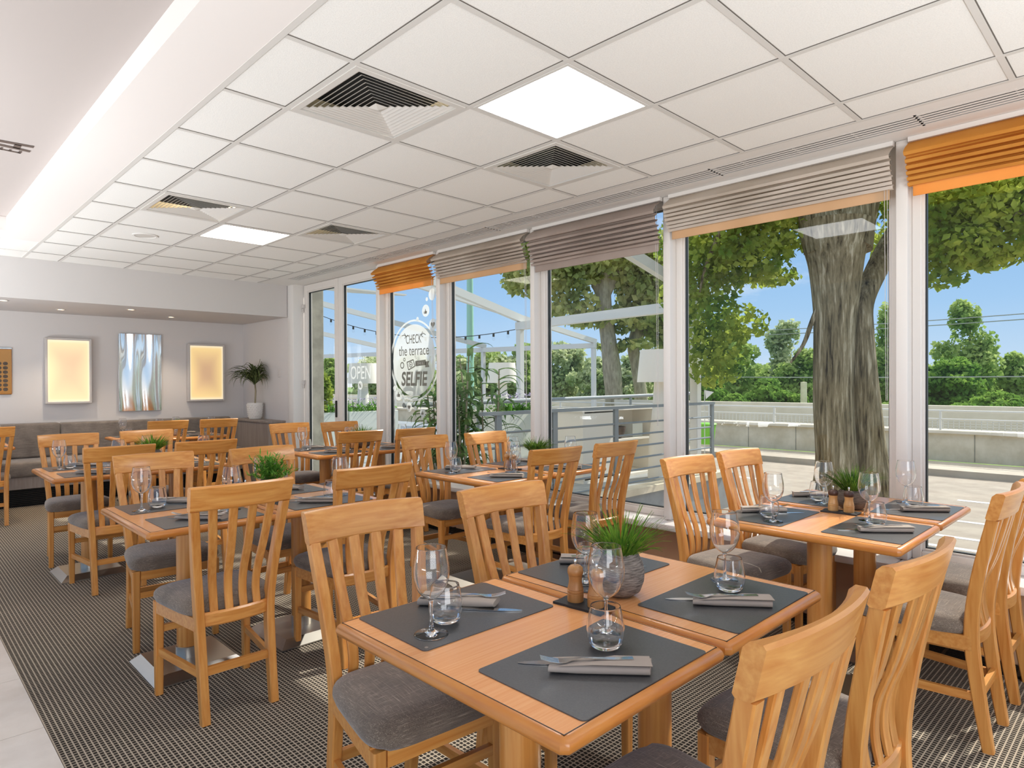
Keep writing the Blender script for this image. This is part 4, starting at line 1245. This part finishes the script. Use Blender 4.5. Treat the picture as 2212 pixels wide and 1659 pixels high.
# opposite wall with ledge, and its guard rail
t = empty('street_wall', (16.4, 0, GZ), label='pale concrete wall across the street with a stepped base', cat='wall')
w = MB(); w.box(0.25, 0.6, -14, 40, 0.12, 0.72); w.build('wall_slabs', 'concrete', t, smooth=0)
w = MB(); w.box(0.15, 0.75, -14, 40, 0.721, 0.79, 0.01); w.build('coping', 'wall_beige', t)
w = MB()
for k in range(40):
    w.box(0.243, 0.25, -12 + 1.25 * k, -11.985 + 1.25 * k, 0.14, 0.715)
w.build('joints', 'concrete_dark', t, smooth=0)
w = MB(); w.box(1.6, 1.9, -14, 40, 0.12, 1.28); w.build('rear_wall', 'wall_beige', t, smooth=0)
t = empty('guard_rail', (16.75, 0, GZ + 0.79), label='pale metal guard rail with mesh infill on the wall across the street', cat='railing')
r_ = MB(); r_.tube([(0, -14, 0.42), (0, 40, 0.42)], 0.022, 8); r_.tube([(0, -14, 0.24), (0, 40, 0.24)], 0.016, 8); r_.build('rails', 'white_alu', t)
for k in range(26):
    MB().box(-0.03, 0.03, -13.02 + 1.85 * k, -12.98 + 1.85 * k, -0.06, 0.42).build('post', 'white_alu', t, smooth=0)
r_ = MB()
for k in range(520):
    r_.box(-0.004, 0.004, -13 + 0.1 * k, -12.988 + 0.1 * k, 0.02, 0.235)
for k in range(4):
    r_.box(-0.004, 0.004, -13, 39, 0.03 + 0.055 * k, 0.038 + 0.055 * k)
r_.build('mesh_infill', 'white_alu', t, smooth=0)
# terrace railing along the edge of the terrace
t = empty('terrace_railing', (0, 4.64, 0), label='grey metal terrace railing with flat posts and slim horizontal bars', cat='railing')
xs_p = (4.35, 5.17, 6.25, 7.48, 8.52)
for x in xs_p:
    MB().box(x - 0.035, x + 0.035, -0.015, 0.015, -0.02, 1.04).build('post', 'galvanised', t, smooth=0)
h = MB(); h.box(4.12, 8.55, -0.03, 0.03, 1.041, 1.075); h.build('handrail', 'galvanised', t, smooth=0)
for k in range(6):
    h = MB(); h.tube([(4.12, 0.0, 0.14 + 0.145 * k), (8.55, 0.0, 0.14 + 0.145 * k)], 0.013, 6); h.build('bar', 'galvanised', t)
t = empty('ramp_railing', (0, 6.3, 0), label='round tube handrail further back on the terrace ramp', cat='railing')
h = MB(); h.tube([(4.4, 0, 1.10), (8.8, 0.2, 1.12), (11.5, 0.4, 1.14)], 0.03, 10); h.build('handrail', 'galvanised', t)
for x in (5.6, 6.75, 9.2, 11.4):
    h = MB(); h.tube([(x, 0.2 * (x - 4.4) / 4.4, 0), (x, 0.2 * (x - 4.4) / 4.4, 1.1)], 0.022, 8); h.build('post', 'galvanised', t)
for k in range(5):
    h = MB(); h.tube([(9.2, 0.22, 0.2 + 0.16 * k), (11.5, 0.4, 0.2 + 0.16 * k)], 0.01, 6); h.build('bar', 'galvanised', t)
# white sideboard on the terrace with bowls
t = empty('terrace_sideboard', (6.75, 5.55, 0), label='white open sideboard standing behind the terrace railing', cat='sideboard')
b = MB(); b.box(0, 1.75, 0.42, 0.45, 0.04, 0.96); b.build('back_panel', 'lamp_white', t, smooth=0)
for x in (0, 0.74, 1.72):
    MB().box(x, x + 0.035, 0.0, 0.42, 0.04, 0.96).build('side_panel', 'lamp_white', t, smooth=0)
for z, x0, x1 in ((0.0, 0, 1.755), (0.961, -0.02, 1.775)):
    MB().box(x0, x1, -0.01, 0.46, z, z + 0.038).build('board', 'lamp_white', t, smooth=0)
MB().box(0.776, 1.719, 0.02, 0.42, 0.52, 0.545).build('shelf', 'lamp_white', t, smooth=0)
MB().box(0.036, 0.739, 0.0, 0.02, 0.06, 0.94).build('door', 'lamp_white', t, smooth=0)
bw = [(0.0, 0.0), (0.06, 0.0), (0.11, 0.05), (0.13, 0.12), (0.135, 0.17), (0.125, 0.17), (0.1, 0.06), (0.0, 0.03)]
tag(MB().lathe(bw, 28, caps=False).build('bowl', 'stone_brown'), 'dark round bowl on the shelf of the white terrace sideboard', 'bowl').location = (7.72, 5.72, 0.546)
tag(MB().box(-0.13, 0.13, -0.1, 0.1, 0, 0.2, 0.006).build('storage_box', 'planter_white'), 'pale box on the shelf of the white terrace sideboard', 'box').location = (8.2, 5.78, 0.546)
# big white floor lamps
def terrace_lamp(loc, lab):
    t = empty('terrace_lamp', loc, label=lab, cat='lamp', group='big white lamps on the terrace')
    MB().lathe([(0.20, 0.0), (0.185, 0.5), (0.13, 1.0), (0.105, 1.40), (0.0, 1.40)], 32).build('base', 'lamp_white', t, smooth=60)
    sh_ = MB().lathe([(0.345, 1.36), (0.345, 1.37), (0.30, 1.815), (0.0, 1.82)], 40, caps=False).build('lamp_shade', 'lamp_white', t, smooth=40)
    MB().lathe([(0.33, 1.3605), (0.1, 1.40)], 40, caps=False).build('shade_liner', 'lamp_white', sh_, smooth=40)
terrace_lamp((7.98, 5.12, 0), 'big white terrace lamp partly behind the window post, by the railing')
terrace_lamp((10.2, 10.75, 0), 'big white terrace lamp further back, above the flower planter')
terrace_lamp((7.9, 12.9, 0), 'big white terrace lamp seen through the glass door behind OPEN')
# planters with flowers
def planter(loc, w, d, h, seed, lab):
    t = empty('planter', loc, label=lab, cat='planter', group='white flower planters on the terrace')
    MB().box(-w / 2, w / 2, -d / 2, d / 2, 0, h, 0.008).build('box', 'planter_white', t)
    l = MB(); q = random.Random(seed)
    for k in range(130):
        blade(l, (q.uniform(-w, w) * .46, q.uniform(-d, d) * .44, h - 0.01), q.uniform(0, 6.28), q.uniform(.14, .36), 0.035, q.uniform(.35, .98), q.uniform(.3, 1.8), 4, fold=.3)
    for k in range(220):
        blade(l, (q.uniform(-w, w) * .5, q.uniform(-d, d) * .5, h + q.uniform(0, .16)), q.uniform(0, 6.28), q.uniform(.05, .1), 0.045, q.uniform(-.2, .8), .8, 3)
    l.build('foliage', 'bush_leaf', t, fix=False)
    f = MB()
    for k in range(90):
        c = (q.uniform(-w, w) * .48, q.uniform(-d, d) * .5, h + q.uniform(.08, .27))
        for j in range(5):
            blade(f, c, 6.283 * j / 5 + k, 0.04, 0.04, q.uniform(-.2, .6), .2, 2)
    f.build('blossoms', 'flower_mix', t, fix=False)
planter((6.75, 6.85, 0), 1.0, 0.36, 0.93, 1, 'white planter of pansies on the terrace in front of the lamp')
planter((6.3, 12.1, 0), 1.2, 0.45, 0.78, 2, 'white planter with flowers seen through the near door leaf')
planter((7.55, 12.1, 0), 1.2, 0.45, 0.78, 3, 'white planter with flowers below the OPEN lettering')
planter((5.0, 12.1, 0), 1.2, 0.45, 0.78, 4, 'white planter with a shrub beside the concrete pillar')
def leafcloud(n, blobs, size, seed, flat=0.35):
    """n small folded leaves spread over ellipsoid shells (centre, radii, weight)"""
    g = np.random.default_rng(seed)
    wts = np.array([b[2] for b in blobs], float); wts /= wts.sum()
    idx = g.choice(len(blobs), n, p=wts)
    c = np.array([b[0] for b in blobs], float)[idx]; rr = np.array([b[1] for b in blobs], float)[idx]
    d = g.normal(size=(n, 3)); d /= np.linalg.norm(d, axis=1)[:, None]
    rad = g.random(n) ** 0.45
    p = c + d * rr * rad[:, None]
    nrm = g.normal(size=(n, 3)) + d * 0.5 + np.array([0, 0, flat]); nrm /= np.linalg.norm(nrm, axis=1)[:, None]
    a = np.cross(nrm, g.normal(size=(n, 3))); a /= np.linalg.norm(a, axis=1)[:, None]
    b = np.cross(nrm, a)
    s = size * g.uniform(0.65, 1.25, n)[:, None]
    vs = np.stack([p - a * s * .5, p + b * s * .40 - a * s * 0.08 + nrm * s * .08, p + a * s * .55, p - b * s * .40 - a * s * 0.08 + nrm * s * .08], 1).reshape(-1, 3)
    return vs, n
def leafmesh(name, parts, mat, parent):
    vs = np.concatenate([p[0] for p in parts]); n = len(vs) // 4
    me = bpy.data.meshes.new(name)
    me.vertices.add(len(vs)); me.vertices.foreach_set('co', vs.astype(np.float32).ravel())
    k = np.arange(n) * 4
    tri = np.stack([k, k + 1, k + 2, k, k + 2, k + 3], 1).ravel().astype(np.int32)
    me.loops.add(len(tri)); me.loops.foreach_set('vertex_index', tri)
    me.polygons.add(2 * n); me.polygons.foreach_set('loop_start', (np.arange(2 * n) * 3).astype(np.int32))
    me.update(calc_edges=True); me.validate()
    me.materials.append(MAT[mat])
    o = bpy.data.objects.new(name, me); COL.objects.link(o); o.parent = parent
    return o
t = empty('clipped_shrub', (5.0, 12.1, 0.77), label='dense dark green shrub in the planter beside the concrete pillar', cat='shrub')
leafmesh('foliage', [leafcloud(1500, [((0, 0, 0.45), (.34, .26, .45), 1)], 0.09, 5)], 'leaf_linden_dark', t)
MB().tube([(0, 0, 0), (0, 0, 0.5)], 0.03, 8).build('stem', 'light_bark', t)
t = empty('clipped_shrub', (6.35, 12.05, 0.77), label='bushy green shrub behind the door handle', cat='shrub')
leafmesh('foliage', [leafcloud(1500, [((0, 0, 0.4), (.3, .22, .5), 1)], 0.09, 6)], 'leaf_linden', t)
MB().tube([(0, 0, 0), (0, 0, 0.5)], 0.03, 8).build('stem', 'light_bark', t)
# long-leaved plant right outside the sticker window
t = empty('cane_plant', (4.75, 5.62, 0), label='tall cane plant with long hanging leaves outside the sticker window', cat='plant')
l = MB(); q = random.Random(21); cn = MB()
for k in range(18):
    bx, by = q.uniform(-.22, .22), q.uniform(-.45, .35); tp = (bx + q.uniform(-.25, .25), by + q.uniform(-.3, .3), q.uniform(1.1, 2.0))
    cn.tube([(bx, by, 0.0), ((bx + tp[0]) / 2, (by + tp[1]) / 2, tp[2] * .55), tp], [0.014, 0.011, 0.007], 6)
    for j in range(19):
        s = 0.3 + 0.7 * j / 18
        blade(l, (bx + (tp[0] - bx) * s, by + (tp[1] - by) * s, tp[2] * s), q.uniform(0, 6.28), q.uniform(.26, .42), 0.07, q.uniform(.0, .8), q.uniform(1.6, 3.2), 7, fold=.3)
l.v = [(max(a, -0.6), b, c) for a, b, c in l.v]
cn.build('canes', 'light_bark', t); l.build('leaves', 'palm_leaf', t, fix=False)
MB().lathe([(0.0, 0.0), (0.26, 0.0), (0.32, 0.42), (0.29, 0.42), (0.27, 0.38), (0.0, 0.38)], 28).build('pot', 'planter_white', t)
# pergolas: gutter, posts, sloping rafters
def pergola(pts, zg, xb, slope, lab, b=0.14):
    """gutter on posts through pts (x, y); one rafter per post climbing towards the building line xb"""
    x0, y0 = pts[0]
    t = empty('pergola', (x0, y0, 0), label=lab, cat='pergola')
    P_ = [Vector((x - x0, y - y0, 0)) for x, y in pts]
    d = (P_[-1] - P_[0]).normalized()
    g_ = MB(); g_.bar(P_[0] - d * .07 + Vector((0, 0, zg - .075)), P_[-1] + d * .07 + Vector((0, 0, zg - .075)), 0.14, 0.15); g_.build('gutter', 'white_alu', t, smooth=0)
    for p in P_:
        MB().box(p.x - 0.06, p.x + 0.06, p.y - 0.06, p.y + 0.06, -0.4, zg - 0.151, 0.006).build('post', 'white_alu', t)
        r_ = MB(); r_.bar((p.x + 0.1, p.y, zg + 0.05), (xb - x0, p.y, zg + 0.05 + slope * (p.x + x0 - xb)), 0.10, b); r_.build('rafter', 'white_alu', t, smooth=0)
    return t
pergola(((8.52, 4.9), (9.15, 9.12)), 2.56, 4.3, 0.24, 'white aluminium pergola on the terrace nearest the windows')
pergola(((15.6, 12.4), (14.78, 16.5), (13.96, 20.6), (13.14, 24.7)), 2.56, 8.6, 0.16, 'second white pergola further off across the terrace')
t = empty('louvre_canopy', (4.6, 10.2, 3.02), label='white slatted canopy over the terrace outside the doors', cat='canopy')
for k in range(13):
    MB().box(0.0, 2.6, 0.15 * k, 0.15 * k + 0.12, 0.02 * k, 0.02 * k + 0.025).build('slat', 'white_alu', t, smooth=0)
for y in (0.1, 1.8):
    MB().box(0.02, 0.1, y, y + 0.08, -3.02, 0.012 * y).build('post', 'white_alu', t, smooth=0)
# string lights
t = empty('string_lights', (0, 0, 0), label='string of small bulbs hanging from the nearest pergola', cat='string lights')
def catenary(a, b, sag, n):
    return [tuple(Vector(a).lerp(Vector(b), s) - Vector((0, 0, sag * 4 * s * (1 - s)))) for s in np.linspace(0, 1, n)]
ca = catenary((9.1, 9.2, 2.42), (7.3, 14.5, 3.15), 0.38, 35)
MB().tube(ca, 0.008, 5).build('cable', 'cable', t)
b = MB(); s_ = MB()
for p in ca[1::2]:
    s_.lathe([(0.0, 0.0), (0.022, 0.0), (0.022, -0.07), (0.0, -0.07)], 8, p)
    b.lathe([(0.014, -0.07), (0.03, -0.10), (0.026, -0.135), (0.0, -0.15)], 10, p, caps=False)
s_.build('sockets', 'cable', t); b.build('bulbs', 'bowl_glass', t)
# poles and wires
tag(MB().lathe([(0.17, -0.5), (0.12, 7.2), (0.0, 7.25)], 16).build('tram_pole', 'teal_pole'), 'pale green pole rising behind the terrace', 'pole').location = (*at(1016, 828, 27)[:2], 0)
tag(MB().lathe([(0.11, -0.5), (0.10, 1.05), (0.0, 1.06)], 12).build('concrete_post', 'concrete'), 'grey concrete post beyond the street wall', 'post').location = (*at(1736, 830, 22)[:2], 0.3)
wr = MB()
for za, zb in ((3.0, 3.2), (3.15, 3.32)):
    wr.tube(catenary((21, 14, za), (19, -8, zb), .25, 12), 0.012, 4)
wr.tube(catenary((19.5, 14, 1.6), (18.5, -8, 1.55), .12, 12), 0.014, 4)
tag(wr.build('overhead_wires', 'galvanised'), 'thin overhead wires strung along the far side of the street', 'wires')
tag(MB().lathe([(0.0, 0.0), (0.17, 0.0), (0.22, 0.42), (0.24, 0.44), (0.22, 0.46), (0.0, 0.48)], 20).build('waste_bin', 'green_bin'), 'bright green bin by the street wall', 'bin').location = (*at(1525, 950, 14.6)[:2], -0.02)
t = empty('small_flag', tuple(at(1522, 862, 11)), label='small white and red pennant on a stick beyond the railing', cat='flag')
MB().tube([(0, 0, -1.6), (0, 0, 0.15)], 0.008, 6).build('stick', 'white_alu', t)
f = MB()
f.add([(0.01, 0.0, 0.15), (0.02, -0.16, 0.12), (0.01, -0.02, 0.0), (0.02, 0.0, 0.15)], [(0, 1, 2)]); f.build('cloth', 'flag_white', t, fix=False)

# ------------------------------------------------------------------ trees
def tree(name, base, lab, trunk_parts, blobs, n, size, leafmat, barkmat, seed, cat='tree', group=None, extra=None):
    t = empty(name, base, label=lab, cat=cat, group=group)
    m = MB()
    for pts, rads in trunk_parts:
        sp_ = spline([(*p, r) for p, r in zip(pts, rads)], 5)
        k0 = len(m.v)
        m.tube([p[:3] for p in sp_], [p[3] for p in sp_], 20)
        g = np.random.default_rng(seed + k0)
    m.build('trunk', barkmat, t, smooth=70)
    leafmesh('crown', [leafcloud(n, blobs, size, seed)] + ([extra] if extra else []), leafmat, t)
    return t
# the big trunk by the window
BT = 8.0
def rel(u, v, d=BT, o=None):
    return at(u, v, d) - o
o0 = at(1840, 1090, BT)
r_ = lambda u, v, d=BT: tuple(rel(u, v, d, o0))
px = BT / FPX
trunkA = ([r_(1800, 1230), r_(1800, 1120), r_(1805, 1050), r_(1806, 983), r_(1800, 880), r_(1800, 798), r_(1803, 700), r_(1805, 640), r_(1805, 570), r_(1803, 519), r_(1803, 480)],
          [62 * px, 58 * px, 46 * px, 41 * px, 40 * px, 40 * px, 42 * px, 47 * px, 55 * px, 66 * px, 72 * px])
trunkB = ([r_(1893, 1230, 8.1), r_(1893, 1120, 8.1), r_(1884, 1050, 8.1), r_(1876, 983, 8.1), r_(1868, 880, 8.1), r_(1862, 798, 8.1), r_(1860, 720, 8.1), r_(1864, 655, 8.1), r_(1890, 590, 8.2), r_(1925, 525, 8.3), r_(1985, 430, 8.4), r_(2080, 300, 8.6)],
          [58 * px, 52 * px, 42 * px, 37 * px, 33 * px, 30 * px, 26 * px, 22 * px, 23 * px, 24 * px, 22 * px, 15 * px])
limb1 = ([r_(1790, 530), r_(1768, 470), r_(1750, 400), r_(1715, 250), r_(1660, 60)], [52 * px, 40 * px, 36 * px, 32 * px, 20 * px])
limb2 = ([r_(1825, 530), r_(1842, 470), r_(1860, 400), r_(1890, 230), r_(1900, 20)], [55 * px, 46 * px, 42 * px, 36 * px, 22 * px])
twig1 = ([r_(1770, 650), r_(1752, 700), r_(1735, 745), r_(1708, 783)], [4 * px, 5 * px, 4 * px, 2.5 * px])
limb3 = ([r_(1960, 470), r_(2040, 470, 7.6), r_(2120, 466, 7.3), r_(2230, 455, 7.0), r_(2400, 430, 7.0)], [7 * px, 8 * px, 8 * px, 6 * px, 3 * px])
limb4 = ([r_(1700, 330), r_(1600, 420), r_(1530, 560, 8.4), r_(1510, 640, 8.6)], [12 * px, 7 * px, 4 * px, 2 * px])
E_ = lambda u, v, d, ru, rv, rd, w: (tuple(at(u, v, d) - o0), (ru * d / FPX, rd, rv * d / FPX), w)
big_blobs = [E_(1530, 520, 8.6, 75, 95, .8, 5), E_(1510, 640, 8.8, 55, 110, .6, 4), E_(1545, 760, 9.0, 55, 80, .5, 3), E_(1600, 560, 8.6, 75, 60, .7, 3.2), E_(1680, 500, 8.4, 70, 60, .6, 2.6), E_(1640, 430, 8.3, 130, 70, .9, 5), E_(1665, 600, 8.8, 55, 22, .4, .8), E_(1600, 700, 9.0, 40, 45, .4, 1.0),
             E_(1950, 520, 8.6, 45, 55, .5, 1.6), E_(1940, 420, 8.3, 60, 50, .6, 2), E_(2070, 440, 7.4, 120, 60, .8, 6), E_(2190, 480, 7.2, 110, 75, .8, 6), E_(2050, 530, 7.3, 65, 45, .5, 2.5), E_(2260, 420, 7.2, 130, 90, .9, 3), E_(2130, 380, 7.6, 160, 60, .9, 4), E_(2130, 560, 7.3, 50, 25, .4, 1.2), E_(2030, 590, 7.4, 26, 40, .3, .6),
             E_(1850, 250, 8.6, 420, 130, 2.0, 9), E_(1560, 330, 8.4, 180, 100, 1.0, 4)]
tree('linden_tree', tuple(o0), 'huge double-stemmed tree trunk with ridged bark right outside the window', [trunkA, trunkB, limb1, limb2, twig1, limb3, limb4], big_blobs, 20000, 0.092, 'leaf_linden', 'bark', 5)
# pair of trees behind the terrace
d1 = 22.5
o1 = at(1325, 875, d1); f1 = lambda u, v, d=d1: tuple(at(u, v, d) - o1)
p1 = d1 / FPX
q1 = lambda u, v, ru, rv, w, o, d=d1: (tuple(at(u, v, d) - o), (ru * d / FPX, 1.3, rv * d / FPX), w)
tree('linden_tree', tuple(o1), 'pale-barked tree forking high, the left one behind the terrace railing',
     [([f1(1326, 900), f1(1326, 850), f1(1322, 800), f1(1315, 740), f1(1308, 690), f1(1303, 640), f1(1305, 590)], [22 * p1, 19 * p1, 20 * p1, 17 * p1, 16 * p1, 17 * p1, 14 * p1]),
      ([f1(1303, 645), f1(1285, 610), f1(1262, 580), f1(1235, 540)], [13 * p1, 10 * p1, 8 * p1, 5 * p1]),
      ([f1(1305, 640), f1(1325, 600), f1(1345, 560), f1(1370, 520)], [13 * p1, 11 * p1, 9 * p1, 6 * p1])],
     [q1(1230, 580, 75, 60, 4, o1), q1(1300, 560, 90, 50, 4, o1), q1(1230, 660, 40, 28, 1.2, o1), q1(1150, 600, 55, 42, 2.4, o1), q1(1130, 560, 40, 40, 1.4, o1), q1(1370, 580, 60, 50, 2, o1), q1(1200, 500, 140, 60, 4, o1), q1(1270, 690, 30, 22, .7, o1), q1(1390, 650, 40, 40, 1.2, o1)],
     7000, 0.25, 'leaf_mid', 'light_bark', 7)
o2 = at(1388, 870, d1 + .5); f2 = lambda u, v, d=d1 + .5: tuple(at(u, v, d) - o2)
tree('linden_tree', tuple(o2), 'darker bent tree with a side branch, the right one behind the terrace railing',
     [([f2(1385, 900), f2(1384, 850), f2(1375, 790), f2(1368, 750), f2(1375, 720), f2(1385, 670), f2(1395, 620), f2(1410, 560)], [17 * p1, 14 * p1, 13 * p1, 13 * p1, 14 * p1, 12 * p1, 11 * p1, 8 * p1]),
      ([f2(1378, 735), f2(1400, 705), f2(1420, 685), f2(1450, 660)], [8 * p1, 7 * p1, 6 * p1, 4 * p1])],
     [q1(1400, 620, 60, 60, 3, o2), q1(1440, 680, 50, 60, 2.4, o2), q1(1430, 560, 70, 60, 3, o2), q1(1350, 690, 35, 30, 1, o2), q1(1345, 745, 30, 14, .5, o2), q1(1460, 740, 40, 40, 1.2, o2)],
     4500, 0.25, 'leaf_mid', 'light_bark', 8)
# the belt of trees beyond the street wall
belt = [  # u, v of the top, distance, half-width px, leaf material, label
    (1215, 735, 40, 60, 'leaf_hazed', 'pale grey-green tree in the belt left of the forked tree'),
    (1285, 768, 38, 55, 'leaf_hazed', 'pale shrub mass low between the terrace trees'),
    (1130, 738, 42, 60, 'leaf_hedge_light', 'light green distant tree above the far terrace lamp'),
    (1060, 752, 42, 60, 'leaf_hedge_light', 'light green distant tree left of the far terrace lamp'),
    (985, 768, 44, 60, 'leaf_hedge_light', 'light green distant tree behind the cane plant'),
    (900, 762, 46, 60, 'leaf_hazed', 'distant pale tree behind the round sticker'),
    (800, 768, 46, 60, 'leaf_hazed', 'distant pale tree behind the OPEN lettering'),
    (715, 766, 46, 50, 'leaf_hedge_light', 'distant tree seen beside the concrete pillar'),
    (1365, 760, 38, 60, 'leaf_hazed', 'pale shrub mass right of the forked tree'),
    (1440, 760, 36, 50, 'leaf_hedge_light', 'light tree behind the nearer terrace lamp'),
    (1530, 775, 31, 55, 'leaf_hedge', 'green shrub beside the pergola corner post'),
    (1590, 705, 35, 60, 'leaf_hedge_light', 'light tree second right from the pergola corner post'),
    (1655, 815, 27, 60, 'leaf_hedge', 'rounded green shrub left of the concrete post'),
    (1690, 690, 36, 45, 'leaf_hazed', 'pale feathery tree left of the big trunk'),
    (1735, 750, 33, 55, 'leaf_hedge_light', 'light tree just left of the big trunk'),
    (1720, 850, 26, 50, 'leaf_hedge', 'low green shrub at the foot of the concrete post'),
    (1585, 850, 26, 50, 'leaf_hedge', 'low green shrub above the guard rail near the bin'),
    (1915, 650, 34, 45, 'leaf_hedge_light', 'light tree just right of the big trunk'),
    (1985, 790, 31, 60, 'leaf_hedge', 'green tree behind the window post'),
    (2095, 650, 33, 62, 'leaf_hedge_light', 'tall rounded tree standing highest beyond the wall'),
    (2070, 770, 30, 75, 'leaf_hedge', 'broad green tree in front of the tallest tree'),
    (2190, 760, 33, 60, 'leaf_hedge_light', 'light green tree at the photo edge beyond the wall'),
    (2160, 845, 27, 70, 'leaf_hedge', 'low dark green shrub at the photo edge above the wall'),
    (1640, 872, 24, 75, 'leaf_hedge', 'low hedge clump close behind the wall below the concrete post'),
    (1790, 868, 24, 75, 'leaf_hedge', 'low hedge clump hidden mostly behind the big trunk'),
    (1950, 868, 24, 75, 'leaf_hedge_light', 'low hedge clump behind the window post'),
    (2080, 870, 24, 70, 'leaf_hedge', 'low hedge clump above the mesh guard rail'),
    (1520, 868, 24, 60, 'leaf_hedge', 'low hedge clump beside the railing end post'),
    (1020, 768, 42, 95, 'leaf_hazed', 'hazy far tree clump behind the green pole'),
    (1095, 765, 42, 95, 'leaf_hazed', 'hazy far tree clump behind the far lamp shade'),
    (1500, 792, 42, 95, 'leaf_hedge_light', 'hazy far tree clump behind the pergola corner post'),
    (1650, 785, 42, 95, 'leaf_hedge_light', 'hazy far tree clump behind the feathery tree'),
    (1790, 790, 42, 95, 'leaf_hedge_light', 'hazy far tree clump behind the big trunk'),
    (1930, 785, 42, 95, 'leaf_hedge_light', 'hazy far tree clump behind the window post'),
    (2060, 780, 42, 95, 'leaf_hedge_light', 'hazy far tree clump behind the tallest tree'),
    (2230, 785, 42, 95, 'leaf_hedge_light', 'hazy far tree clump at the photo edge'),
    (1350, 800, 42, 95, 'leaf_hedge_light', 'hazy far tree clump behind the forked tree'),
    (1200, 795, 42, 95, 'leaf_hedge_light', 'hazy far tree clump behind the pergola post'),
    (2300, 760, 33, 80, 'leaf_hedge', 'green tree just past the photo edge')]
for k, (u, v, d, hw_, mt_, lab) in enumerate(belt):
    top = at(u, v, d)
    base = Vector((top.x, top.y, GZ - 0.1))
    Hh = top.z - base.z
    hw_m = hw_ * d / FPX
    q = random.Random(100 + k)
    bl = []
    for j in range(11):
        fz = q.uniform(0.22, 0.9)
        spread = hw_m * (1.0 if fz < .6 else 1.0 - 1.3 * (fz - .6))
        bl.append(((q.uniform(-1, 1) * spread * .75, q.uniform(-1, 1) * spread * .6, Hh * fz), (hw_m * q.uniform(.28, .5),) * 2 + (Hh * q.uniform(.09, .16),), 1.0))
    bl.append(((0, 0, Hh * .5), (hw_m * .7, hw_m * .6, Hh * .42), 4)); bl.append(((0, 0, Hh * .22), (hw_m, hw_m * .7, Hh * .22), 3))
    bl.append(((0, 0, Hh * .86), (hw_m * .38, hw_m * .38, Hh * .13), 1.2))
    tree('background_tree', tuple(base), lab, [([(0, 0, 0), (0, 0, Hh * .4), (0.05, 0, Hh * .75)], [0.14, 0.1, 0.04])], bl, 5200 if d < 34 else 3800, 0.0075 * d, mt_, 'light_bark', 300 + k)
print('objects', len(bpy.data.objects))
